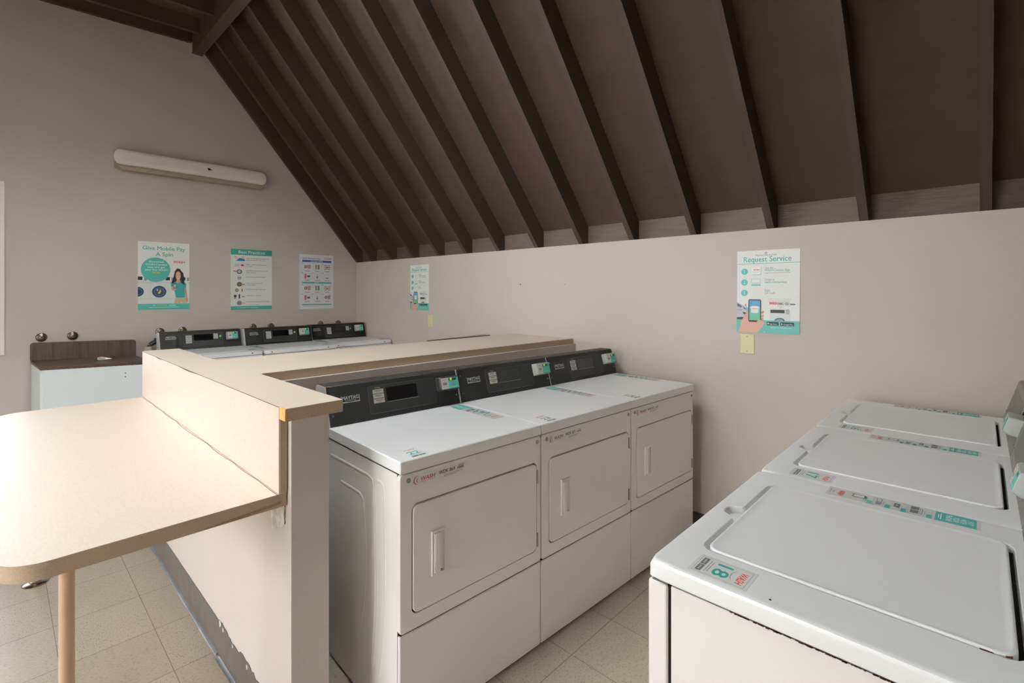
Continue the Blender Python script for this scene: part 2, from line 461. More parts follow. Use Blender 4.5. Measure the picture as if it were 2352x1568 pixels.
# skylight curb and glass in the flat part of the ceiling (added for light from above, out of the picture)
bm = B(); zk = zl(-2.85)
for (xa, xb, ya, yb_) in ((SKX0, SKX0+0.03, SKY0, SKY1), (SKX1-0.03, SKX1, SKY0, SKY1), (SKX0+0.03, SKX1-0.03, SKY0, SKY0+0.03), (SKX0+0.03, SKX1-0.03, SKY1-0.03, SKY1)):
    box(bm, xa, xb, ya, yb_, zk, zk+0.26)
sk = struct(obj('window_3', bm, M_FRAME, smooth=0), 'added skylight in the flat part of the ceiling', 'window')
bm = B(); box(bm, SKX0+0.03, SKX1-0.03, SKY0+0.03, SKY1-0.03, zk+0.17, zk+0.176)
obj('window_pane', bm, M_GLASS, sk, smooth=0)

# T shaped half-height partition
PH = 1.1245
bm = B()
box(bm, -2.476, -2.350, -4.115, -1.985, 0, PH, 0.004)
struct(obj('wall_partition', bm, M_WALL), 'half-height plastered partition carrying the counter', 'wall')
bm = B(); box(bm, -2.350, 0.0, -3.405, -2.76, 0, PH-0.0005)
struct(obj('wall_chase', bm, M_WALL, smooth=0), 'half-height plastered pipe chase behind the dryers', 'wall')
bp_ = bpy.data.objects['wall_partition']
# torn plaster patch below the table
bm = B()
pts = [(-3.953, .790), (-3.957, .842), (-4.063, .843), (-4.067, .829), (-4.060, .805), (-4.066, .79), (-4.062, .768), (-4.03, .757), (-3.99, .742), (-3.963, .728), (-3.958, .75), (-3.95, .765)]
poly_extrude(bm, [(-2.4765, y, z) for y, z in pts], (-0.0015, 0, 0))
obj('plaster_patch', bm, M_PATCH, bp_, smooth=0)
bm = B()
gl = [(-4.066-0.0012*math.sin(k*2.1)-0.0008*(k % 2), 0.843-k*0.006) for k in range(12)]
gr = [(y-0.0035-0.001*math.cos(k*1.3), z) for k, (y, z) in enumerate(gl)]
poly_extrude(bm, [(-2.4766, y, z) for y, z in gl+gr[::-1]], (-0.0012, 0, 0))
obj('glue_line', bm, M_CRACK, bp_, smooth=0)
# vinyl cove base with its torn lower run, and the bright toe strip
bm = B()
prof = []
ys = [-1.985-0.02*i for i in range(108)]
top = []
for y in ys:
    if y < -4.114: y = -4.114
    z = 0.150 if y > -3.36 else 0.150-0.010*math.sin((y+3.36)*23)-0.012*random.random()
    top.append((y, z))
lo = []
vb = [bm.verts.new((-2.4785, y, 0.001)) for y, z in top]; vt = [bm.verts.new((-2.4785, y, z)) for y, z in top]
vb2 = [bm.verts.new((-2.4761, y, 0.001)) for y, z in top]; vt2 = [bm.verts.new((-2.4761, y, z)) for y, z in top]
for i in range(len(top)-1):
    if top[i][0] == top[i+1][0]: continue
    bm.faces.new((vb[i], vb[i+1], vt[i+1], vt[i])); bm.faces.new((vt[i], vt[i+1], vt2[i+1], vt2[i]))
struct(obj('baseboard_partition', bm, M_BASE, smooth=0), 'dark grey vinyl base along the partition, torn at its near end', 'baseboard')
bb = bpy.data.objects['baseboard_partition']
M_TOE = mat('shiny_grey_toe_strip', (128, 130, 136), 0.28, metal=0.3, var=(8, (96, 98, 104), 0.7))
bm = B()
def toe(bm, y0, y1, w0, h0):
    n = 14; loops = []
    for i in range(n+1):
        y = y0+(y1-y0)*i/n; ww = w0+0.0012*math.sin(i*1.7)
        loops.append([(-2.4786, y, 0.0005), (-2.4786-ww, y, 0.0005), (-2.4786-ww*0.7, y, h0*0.25), (-2.4786-ww*0.25, y, h0*0.65), (-2.4786, y, h0)])
    loft(bm, loops)
toe(bm, -1.99, -3.37, 0.011, 0.012); toe(bm, -3.39, -4.11, 0.015, 0.006)
obj('toe_strip', bm, M_TOE, bb)
bm = B()
for (y, z, s) in ((-3.40, .148, .018), (-3.44, .140, .012), (-3.56, .132, .010), (-3.72, .135, .012)):
    poly_extrude(bm, [(-2.4787, y, z-s), (-2.4787, y-s, z-s*.2), (-2.4787, y-s*.7, z+s*.6), (-2.4787, y+s*.3, z+s*.5)], (-0.0015, 0, 0))
obj('torn_plaster', bm, M_PATCH, bb, smooth=0)
bm = B(); box(bm, -0.008, 0.0, -5.2, -3.41, 0, 0.11, 0.002); 
struct(obj('baseboard_right', bm, M_BASE), 'dark vinyl base along the right wall', 'baseboard')
bm = B(); box(bm, -2.34, -0.01, -3.415, -3.4055, 0, 0.11, 0.002)
struct(obj('baseboard_chase', bm, M_BASE), 'dark vinyl base of the pipe chase', 'baseboard')
bm = B(); box(bm, XL, -0.01, -0.009, 0.0, 0, 0.11, 0.002)
struct(obj('baseboard_back', bm, M_BASE), 'dark vinyl base along the end wall', 'baseboard')

# ================================================================== COUNTER AND TABLE
ct = thing('countertop', 'L-shaped cream laminate countertop capping the half-height partition', 'counter', (0, 0, 0))
ZC, ZCB = 1.166, 1.1255
def slab(bm, pts, z0, z1):
    poly_extrude(bm, [(x, y, z0) for x, y in pts], (0, 0, z1-z0))
XC0, XC1 = -2.4985, -2.3135
LP = [(XC0, -4.139), (XC1, -4.139), (XC1, -3.38), (-0.002, -3.38), (-0.002, -2.742), (XC1, -2.742), (XC1, -1.962), (XC0, -1.962)]
bm = B(); slab(bm, LP, ZC-0.0012, ZC); obj('laminate_surface', bm, M_LAM, ct, smooth=0)
bm = B(); slab(bm, [(x, y) for x, y in LP], ZCB, ZC-0.0016)
obj('edge_band', bm, M_EDGE, ct, smooth=0)
bm = B()   # laminate face and its end grain below the counter edge
box(bm, XC0-0.0065, XC0-0.0005, -4.092, -1.966, 0.8885, 1.1645)
bs = obj('backsplash', bm, M_LAM, ct, smooth=0)
bm = B(); box(bm, XC0-0.0005, XC0+0.0195, -4.0915, -1.967, 0.889, 1.125)
obj('splash_core', bm, M_EDGE, bs, smooth=0)
bm = B(); box(bm, XC0-0.0062, XC0-0.0002, -4.139, -4.0925, 1.1262, 1.1648, 0.002)
obj('chipped_corner', bm, M_RAWWOOD, ct)
# the sinuous dark seams above and below the backsplash
def seam(pts, r, par, name='open_seam'):
    bm = B(); lo = []
    for (x, y, z, h) in pts: lo.append([(x-0.0006, y, z-h), (x-0.0006, y, z+h), (x+0.001, y, z+h), (x+0.001, y, z-h)])
    loft(bm, lo); return obj(name, bm, M_CRACK, par, smooth=0)
pp = []
for i in range(60):
    y = -4.09+2.12*i/59
    h = 0.0007+0.0024*math.exp(-((y+3.02)/0.12)**2)+0.002*math.exp(-((y+2.42)/0.06)**2)
    pp.append((XC0-0.0066, y, 1.1645-h, h))
seam(pp, 1, ct)
# cabinet-height folding table
tb = thing('folding_table', 'cream laminate folding table with rounded corners fixed to the partition', 'table')
ZT, ZTB = 0.887, 0.8455
def tabpts(y0, y1, x0, x1, r):
    p = [(x1, y0), (x1, y1)]
    for i in range(13):
        a = math.radians(90+90*i/12); p.append((x0+r+r*math.cos(a), y1-r+r*math.sin(a)))
    for i in range(13):
        a = math.radians(180+90*i/12); p.append((x0+r+r*math.cos(a), y0+r+r*math.sin(a)))
    return p
TP = tabpts(-4.088, -1.985, -3.127, -2.4795, 0.097)
bm = B(); slab(bm, TP, ZT-0.0012, ZT); tt = obj('laminate_surface', bm, M_LAM, tb, smooth=20)
bm = B(); slab(bm, TP, ZTB, ZT-0.0016); obj('edge_band', bm, M_EDGE, tb, smooth=20)
bm = B()
lo = []
for i in range(141):
    y = -4.088+2.09*i/140
    env = 0.2+0.8*math.exp(-((y+3.05)/0.75)**2)
    w = 0.0015+env*0.0075*abs(math.sin(y*8.7+0.8*math.sin(y*5)))
    x = XC0-0.0066-w
    lo.append([(x-0.0011, y, ZT), (x-0.0006, y, ZT+0.0004), (x+0.0006, y, ZT+0.0004), (x+0.0011, y, ZT)])
loft(bm, lo)
obj('open_seam', bm, M_CRACK, tb, smooth=0)
bm = B(); poly_extrude(bm, [(-2.62, -4.0888, ZTB+0.0005), (-2.50, -4.0888, ZTB+0.010), (-2.495, -4.0888, ZTB+0.020), (-2.53, -4.0888, ZTB+0.016), (-2.72, -4.0888, ZTB+0.003)], (0, -0.0007, 0))
obj('peeled_edge', bm, mat('peeled_edge_glue', (150, 122, 84), 0.6), tb, smooth=0)
for (x, y) in ((-2.9965, -3.995), (-2.985, -2.105)):
    bm = B(); cyl(bm, (x, y, 0.012), (x, y, ZTB), 0.0160, 28)
    lg = obj('leg', bm, M_LEG, tb)
    bm = B(); lathe(bm, (x, y, 0), (0, 0, 1), [(0.052, 0.0), (0.053, 0.003), (0.045, 0.010), (0.026, 0.014), (0.0245, 0.03), (0.0165, 0.032)])
    obj('floor_flange', bm, M_CHROME, lg)
bm = B(); box(bm, -2.483, -2.4795, -2.962, -2.957, 0.80, ZTB)
obj('support_pin', bm, M_TPIPE, tb, smooth=0)
# thin dark board on the far edge of the counter
bm = B(); poly_extrude(bm, [(-0.93, -2.7415, 1.14), (-0.29, -2.7415, 1.14), (-0.29, -2.66, 1.14), (-0.93, -2.735, 1.14)], (0, 0, 0.0325))
tag(obj('filler_strip', bm, M_DARKB, smooth=0), 'thin dark grey filler strip along the far edge of the countertop', 'strip')

# ================================================================== MACHINES
MW = 0.686
def badge(parent, x0, x1, zf, plane, h):
    """maker's plate on a console: plane(a, t) -> point, t = height up the slope"""
    O = plane(x0, zf); U = Vector((1, 0, 0)); V = (plane(x0, zf+0.1)-O)
    a = Art(x1-x0, h, bg=(196, 196, 196), t=0.0012)
    a.rect(0.03, 0.10, 0.97, 0.93, (26, 26, 28)).poly([(0.03, 0.10), (0.5, 0.02), (0.97, 0.10), (0.97, 0.2), (0.03, 0.2)], (196, 196, 196))
    a.poly([(0.045, 0.17), (0.5, 0.09), (0.955, 0.17), (0.955, 0.3), (0.045, 0.3)], (26, 26, 28))
    a.text('MAYTAG', 0.5, 0.42, h*0.62, (214, 214, 214), bold=0.02, wid=0.86)
    a.text('COMMERCIAL', 0.5, 0.19, h*0.24, (190, 190, 190), wid=0.6)
    return a.build('maker_plate', O, U, V, parent)
def reader(parent, plane, nrm, a0, a1, t0, t1, num, bodymat):
    """card reader on the console front"""
    pr = 0.036
    U = Vector((1, 0, 0)); V = (plane(0, 0.1)-plane(0, 0)).normalized()
    def P(a, t, d): return plane(a, t)+nrm*d
    bm = B()
    lo = []
    for d, s in ((0.0, 0.0), (0.02, 0.0), (pr-0.004, 0.004), (pr, 0.008)):
        lo.append([P(a, t, d) for a, t in rr(a0+s, a1-s, t0+s*0.7, t1-s*0.7, 0.006, 3)])
    loft(bm, lo)
    rd = obj('card_reader', bm, bodymat, parent)
    w = a1-a0-0.018; h = t1-t0-0.012
    a = Art(w, h, bg=(205, 203, 204), t=0.0008)
    a.rrect(0.42, 0.0, 1.0, 1.0, 0.003, TEAL)
    a.rect(0.44, 0.72, 0.88, 0.93, (40, 56, 44))
    a.text('WASH', 0.20, 0.78, 0.009, RED, bold=0.018, ital=0.2)
    a.rect(0.10, 0.36, 0.32, 0.58, (120, 120, 118)); a.rect(0.08, 0.66, 0.34, 0.69, GREY); a.rect(0.08, 0.20, 0.34, 0.22, GREY)
    a.arc(0.70, 0.40, 0.006, 0, 350, 0.001, (60, 160, 110)); a.rect(0.5, 0.16, 0.9, 0.18, (200, 230, 226)); a.rect(0.5, 0.10, 0.84, 0.12, (200, 230, 226))
    a.build('face_plate', P(a0+0.009, t0+0.006, pr), U, V, rd)
    e = mat('led_green', (196, 240, 40), 0.4, emit=1.2)
    a = Art(w*0.44, h*0.21, bg=None, t=0.0)
    a.text(num, 0.30, 0.10, h*0.24, None, m=e, bold=0.018)
    a.build('number_display', P(a0+0.009+w*0.44, t0+0.006+h*0.72, pr+0.0014), U, V, rd)
    return rd
def screws(parent, pts, r=0.0045, name='screw'):
    for p, n in pts:
        bm = B(); lathe(bm, p, n, [(r, -0.001), (r, 0.001), (r*0.6, 0.0022)], 12)
        obj(name, bm, M_STEEL, parent)
def console(parent, zb, b0, sl, hgt, zt_b1, kind, num):
    """white sheet body, dark fascia leaning back. b0 = foot of the fascia (depth), sl = lean"""
    z0, z1 = zb, zb+hgt
    b1 = b0+sl; b2 = zt_b1
    def plane(a, t):
        k = (t)/hgt
        return Vector((a, b0+sl*k-0.0012, z0+t))
    V = (plane(0, .1)-plane(0, 0)).normalized(); nrm = Vector((1, 0, 0)).cross(V).normalized()
    dark = M_BLACK if kind != 'metal' else M_GREYC
    bm = B()
    pr_ = [(b0+0.001, z0), (b1+0.001, z1-0.001), (b2, z1-0.001), (b2+0.012, z1-0.012), (b2+0.012, z0)]
    poly_extrude(bm, [(0.001, y, z) for y, z in pr_], (MW-0.002, 0, 0))
    body = obj('console', bm, M_WHITE if kind != 'metal' else M_GREYC, parent, smooth=0)
    bm = B()
    pr_ = [(b0-0.0006, z0+0.0005), (b1-0.004, z1-0.003), (b1+0.001, z1+0.001), (b2-0.002, z1+0.001), (b2-0.002, z1-0.0009), (b1+0.001, z1-0.0009), (b0+0.0012, z0+0.0005)]
    poly_extrude(bm, [(0.004, y, z) for y, z in pr_], (MW-0.008, 0, 0))
    fas = obj('fascia', bm, dark, body, smooth=0)
    fas.name = 'fascia'
    return body, plane, nrm, V
def raised_frame(parent, plane, nrm, a0, a1, t0, t1, r, m, name='control_panel', fillm=None):
    bm = B(); lo = []
    for d, s in ((0.0002, 0.0), (0.0022, 0.0012), (0.0022, 0.0032), (0.0010, 0.0045)):
        lo.append([plane(a, t)+nrm*d for a, t in rr(a0+s, a1-s, t0+s, t1-s, r, 5)])
    loft(bm, lo, cap0=False, cap1=True)
    return obj(name, bm, fillm or m, parent, smooth=50)
def label_stack(parent, plane, V, a0, a1, t0, t1, n, cols=((206, 204, 198),)):
    for k in range(n):
        h = (t1-t0)/n
        a = Art(a1-a0, h-0.0012, bg=cols[0], t=0.0008)
        a.rect(0.22, 0.60, 0.80, 0.76, (90, 88, 86)); a.rect(0.30, 0.25, 0.70, 0.36, (140, 138, 134))
        O = plane(a0, t0+k*h)+V.cross(Vector((1, 0, 0)))*-0.0012
        a.build('cycle_label', O, (1, 0, 0), V, parent)
def dryer_door(t, x0, x1, z0, z1):
    bm = B(); r = 0.022
    lo = [[(a, b, z) for a, z in rr(x0+s, x1-s, z0+s, z1-s, r, 6)] for b, s in ((0.010, 0), (-0.001, 0), (-0.0035, 0.0015), (-0.0042, 0.004))]
    loft(bm, lo)
    d = obj('door', bm, M_WHITE, t, smooth=40)
    # recessed pull
    hx0, hx1, hz0, hz1 = 0.121, 0.180, 0.531, 0.690
    bm = B(); yf = -0.0042
    def ring(a0, a1, c0, c1, b): return [(a0, b, c0), (a1, b, c0), (a1, b, c1), (a0, b, c1)]
    loft(bm, [ring(hx0, hx1, hz0, hz1, yf), ring(hx0+.0015, hx1-.0015, hz0+.0015, hz1-.0015, yf-0.007), ring(hx0+.006, hx1-.006, hz0+.008, hz1-.008, yf-0.007), ring(hx0+.008, hx1-.008, hz0+.010, hz1-.010, yf-0.0005)], cap0=False, cap1=True)
    box(bm, hx0+0.009, hx0+0.035, yf-0.012, yf, hz0+0.009, hz1-0.009, 0.004)
    obj('handle', bm, M_WHITE, d, smooth=30)
    bm = B(); box(bm, hx0+0.0345, hx0+0.0375, yf-0.0025, yf-0.0002, hz0+0.010, hz1-0.010); box(bm, hx0+0.0375, hx0+0.0465, yf-0.0025, yf-0.0002, hz0+0.010, hz0+0.0125)  # grey strips stand in for shade inside the handle recess
    obj('painted_pull_shade', bm, mat('painted_slot_shade', (120, 118, 116), 0.6), d, smooth=0)
    return d
def make_dryer(num, unit, label, loc, rz, lid_note=None):
    t = thing('clothes_dryer', label, 'clothes dryer', loc, rz, 'dryers along the pipe chase')
    ZTop, ZL, ZJ, ZB = 0.959, 0.914, 0.372, 0.015
    D = 0.716
    # cabinet with side pressings
    bm = B(); box(bm, 0.003, MW-0.003, 0.0235, D, ZB, ZL-0.003, 0.002)
    def rib(pts, x, r=0.0065):
        tube(bm, [(x, b, z) for b, z in pts], r, 8, flatn=(1, 0, 0), fl=0.26)
    for x in (0.003, MW-0.003):
        rib([(.56, .850), (.40, .852), (.23, .853), (.200, .845), (.189, .82), (.184, .70), (.180, .56), (.180, .43), (.188, .32), (.200, .235), (.206, .18), (.200, .164)], x)
        rib([(.46, .766), (.30, .768), (.276, .755), (.264, .72), (.252, .64), (.246, .56), (.250, .45), (.266, .35), (.292, .267)], x)
        rib([(.160, .853), (.135, .853), (.118, .845), (.111, .815), (.107, .70), (.104, .56), (.105, .43), (.118, .30), (.140, .185), (.146, .165)], x)
        rib([(.160, .853), (.172, .84), (.176, .807), (.168, .65), (.162, .50), (.164, .38), (.176, .27), (.192, .18)], x)
    obj('cabinet', bm, M_WHITE, t)
    bm = B(); box(bm, 0.006, MW-0.006, 0.019, 0.0245, ZB+0.004, ZL); box(bm, 0.006, MW-0.006, 0.020, D-0.02, ZL-0.004, ZL+0.001)
    box(bm, 0.006, MW-0.006, 0.008, 0.0200, ZJ-0.004, ZJ+0.004)
    obj('seam_gasket', bm, M_GAP, t, smooth=0)
    # upper front panel: ring around the door opening
    dx0, dx1, dz0, dz1 = 0.050, 0.656, 0.430, 0.800
    bm = B()
    outer = rr(0.0005, MW-0.0005, ZJ+0.0028, ZL-0.002, 0.012, 6)
    outer_f = rr(0.006, MW-0.006, ZJ+0.0065, ZL-0.0065, 0.008, 6)
    inner = rr(dx0-0.0045, dx1+0.0045, dz0-0.0045, dz1+0.0045, 0.026, 6)
    outer_f0 = rr(0.002, MW-0.002, ZJ+0.003, ZL-0.003, 0.011, 6)
    L = [[(a, 0.0185, z) for a, z in outer], [(a, 0.0065, z) for a, z in outer], [(a, 0.002, z) for a, z in outer_f0], [(a, 0.0, z) for a, z in outer_f], [(a, 0.0, z) for a, z in inner], [(a, 0.013, z) for a, z in inner]]
    loft(bm, L, cap0=False, cap1=True)
    obj('front_panel', bm, M_WHITE, t, smooth=40)
    bm = B(); loft(bm, [[(a, 0.0128, z) for a, z in inner], [(a, 0.0110, z) for a, z in inner]]); obj('door_gasket', bm, M_GAP, t, smooth=0)
    dryer_door(t, dx0, dx1, dz0, dz1)
    for zc in (0.7425, 0.4735):
        bm = B(); cyl(bm, (0.6615, -0.0035, zc-0.028), (0.6615, -0.0035, zc+0.028), 0.0036, 10)
        box(bm, 0.6635, 0.6675, -0.0012, 0.0005, zc-0.026, zc+0.026)
        obj('hinge', bm, M_STEEL, t)
    for a in (0.033, 0.662):
        bm = B(); lathe(bm, (a, 0.0, 0.889), (0, -1, 0), [(0.0085, 0.0), (0.0085, 0.0015), (0.006, 0.003), (0.003, 0.0025)], 16); obj('screw', bm, M_STEEL, t)
    # toe panel
    bm = B(); box(bm, 0.0005, MW-0.0005, 0.002, 0.0185, ZB, ZJ-0.0035, 0.006, 3)
    obj('toe_panel', bm, M_WHITE, t)
    bm = B(); box(bm, 0.03, MW-0.03, 0.04, D-0.04, 0.0, ZB)
    obj('plinth', bm, M_GAP, t, smooth=0)
    # top
    bm = B(); box(bm, 0.0, MW, -0.003, 0.716, ZL+0.001, ZTop, 0.007, 3)
    obj('top_panel', bm, M_WHITE2, t)
    body, plane, nrm, V = console(t, ZTop, 0.566, 0.050, 0.165, 0.702, 'black', num)
    pan = raised_frame(body, plane, nrm, 0.188, 0.546, 0.022, 0.144, 0.012, M_BLACK)
    pan.data.materials[0] = M_BLACKL
    bm = B(); lo = [[plane(a, q)+nrm*d for a, q in rr(0.1915, 0.5425, 0.0255, 0.1405, 0.010, 5)] for d in (0.0004, 0.00235)]; loft(bm, lo)
    obj('panel_face', bm, mat('black_panel_face', (27, 27, 27), 0.5, bump=(400, 0.3)), pan, smooth=0)
    bm = B(); lo = [[plane(a, q)+nrm*d for a, q in rr(0.278, 0.440, 0.068, 0.128, 0.003, 3)] for d in (0.0006, 0.0030)]; loft(bm, lo)
    obj('display_window', bm, M_BLACKG, body, smooth=0)
    bm = B(); lo = [[plane(a, q)+nrm*d for a, q in rr(0.278, 0.445, 0.0645, 0.0662, 0.0004, 1)] for d in (0.0006, 0.0034)]; loft(bm, lo)
    obj('display_trim', bm, M_GREYP, body, smooth=0)
    for k in range(3):
        a = Art(0.054, 0.0190, bg=(188, 184, 176), t=0.0025)
        a.rect(0.2, 0.58, 0.8, 0.74, (90, 88, 84)); a.rect(0.3, 0.24, 0.7, 0.36, (130, 128, 122))
        a.build('cycle_label', plane(0.211, 0.0665+k*0.0205)+nrm*0.0012, (1, 0, 0), V, body)
    a = Art(0.03, 0.006, bg=None, t=0.0024); a.text('CYCLES', 0.5, 0.1, 0.0075, (190, 188, 184)); a.build('panel_lettering', plane(0.222, 0.1295), (1, 0, 0), V, body)
    badge(body, 0.062, 0.148, 0.088, plane, 0.034)
    if unit == 0:
        reader(body, plane, nrm, 0.553, 0.676, 0.070, 0.137, num, mat('dark_reader_body', (44, 42, 42), 0.35))
    else:
        reader(body, plane, nrm, 0.553, 0.676, 0.070, 0.137, num, M_GREYP)
    sp = [(plane(a, q), nrm) for a, q in ((0.020, 0.131), (0.020, 0.045), (0.666, 0.045))]
    for p, n in sp:
        bm = B(); lathe(bm, p, n, [(0.0042, 0.0), (0.0042, 0.0012), (0.0026, 0.0022)], 12); obj('console_screw', bm, M_CHROME, body)
    # stickers
    a = Art(0.226, 0.040, bg=(226, 225, 223), t=0.0003)
    a.arc(0.10, 0.50, 0.013, 100, 265, 0.0035, RED); a.arc(0.125, 0.50, 0.008, 110, 250, 0.0022, (60, 84, 150))
    wash_logo(a, 0.275, 0.38, 0.0195, wid=0.26); a.rect(0.14, 0.26, 0.42, 0.285, (200, 110, 106)); a.rect(0.02, 0.86, 0.11, 0.89, GREY)
    a.text(unit_id[num], 0.645, 0.44, 0.0185, (44, 44, 46), bold=0.012, wid=0.31)
    for k in range(3): a.rect(0.58, 0.30-k*0.09, 0.95-0.06*k, 0.325-k*0.09, (120, 120, 120))
    for k in range(12): a.rect(0.845+k*0.011, 0.47, 0.851+k*0.011, 0.64, (60, 60, 60))
    for k in range(3): a.rect(0.86, 0.70+k*0.06, 0.99, 0.715+k*0.06, (140, 140, 140))
    a.build('unit_sticker', (0.047, -0.0002, 0.861), (1, 0, 0), (0, 0, 1), t)
    a = Art(0.068, 0.098, bg=(232, 232, 232), t=0.0002)
    a.frame(0.02, 0.02, 0.98, 0.98, 0.0005, (200, 206, 206))
    wash_logo(a, 0.5, 0.80, 0.016, wid=0.62); a.arc(0.5, 0.93, 0.03, 235, 305, 0.0015, GREY)
    a.text(num, 0.5, 0.34, 0.042, TEALD, bold=0.018, wid=0.66)
    a.rect(0.2, 0.26, 0.8, 0.275, GREY); a.rect(0.25, 0.22, 0.75, 0.232, GREY)
    a.rect(0.1, 0.06, 0.48, 0.18, (110, 112, 114)); a.rect(0.52, 0.06, 0.9, 0.18, (110, 112, 114))
    a.build('number_sticker', (0.053, 0.008, ZTop), (1, 0, 0), (0, 1, 0), t)
    pay_strip(t, (0.592, 0.205, ZTop), 0.072, 0.335, flip=False)
    return t
def pay_strip(t, O, w, h, flip=False):
    a = Art(w, h, bg=(214, 214, 212), t=0.0002)
    a.rrect(0.04, 0.735, 0.96, 0.975, 0.002, (60, 160, 156))
    for k, s in enumerate(('PAY', 'WITH', 'YOUR', 'PHONE')):
        a.text(s, 0.5, 0.925-0.042*k, 0.0155, WHT, bold=0.018, wid=(0.36, 0.46, 0.5, 0.62)[k])
    a.rect(0.2, 0.765, 0.8, 0.772, WHT); a.rect(0.3, 0.752, 0.7, 0.758, WHT)
    yy = 0.725
    for k, hh in enumerate((0.16, 0.105, 0.12, 0.17)):
        y1 = yy-0.008; y0 = yy-hh
        a.frame(0.05, y0, 0.95, y1, 0.0005, (170, 172, 172))
        a.rrect(0.55, y1-0.030, 0.97, y1-0.002, 0.002, (60, 160, 156)) if False else a.rrect(0.62, y1-0.034, 0.99, y1+0.0, 0.0015, (60, 160, 156))
        a.rect(0.35, y1-0.045, 0.80, y1-0.05, (110, 170, 180)); a.rect(0.30, y1-0.058, 0.78, y1-0.063, (110, 170, 180))
        if k == 0:
            a.rrect(0.12, y0+0.015, 0.44, y0+0.068, 0.002, (90, 92, 94)); a.rrect(0.50, y0+0.015, 0.82, y0+0.068, 0.002, (90, 92, 94))
            a.frame(0.2, y0+0.075, 0.8, y0+0.09, 0.001, (110, 112, 114))
        elif k == 1:
            a.rrect(0.24, y0+0.012, 0.66, y0+0.052, 0.002, (96, 98, 100)); a.circ(0.45, y0+0.032, 0.003, (220, 220, 220))
        elif k == 2:
            a.rrect(0.5, y0+0.014, 0.85, y0+0.05, 0.001, (130, 132, 134)); a.frame(0.15, y0+0.014, 0.46, y0+0.05, 0.0012, (90, 92, 94))
        else:
            a.rrect(0.26, y0+0.012, 0.60, y0+0.11, 0.003, (80, 82, 84)); a.rrect(0.30, y0+0.026, 0.56, y0+0.098, 0.001, (220, 220, 218)); a.circ(0.43, y0+0.018, 0.0018, (220, 220, 220))
        yy = y0
    wash_logo(a, 0.52, 0.085, 0.018, wid=0.6); a.arc(0.52, 0.135, 0.026, 235, 305, 0.0016, GREY)
    a.rect(0.25, 0.02, 0.75, 0.026, GREY)
    return a.build('payment_sticker', O, (1, 0, 0), (0, 1, 0), t)
unit_id = {'22': 'WDK 869', '23': 'WDK 871', '24': 'WDK 873'}
TH = math.radians(-3.02)
DO = Vector((-2.19, -4.292, 0))
for i, (num, lab) in enumerate((('22', 'white dryer with 22 on its top, nearest the end of the partition'),
                                ('23', 'middle white dryer of the front row, with 23 on its top'),
                                ('24', 'white dryer of the front row standing nearest the right wall'))):
    p = DO+Vector((math.cos(TH), math.sin(TH), 0))*(0.689*i)
    make_dryer(num, i, lab, p, TH)

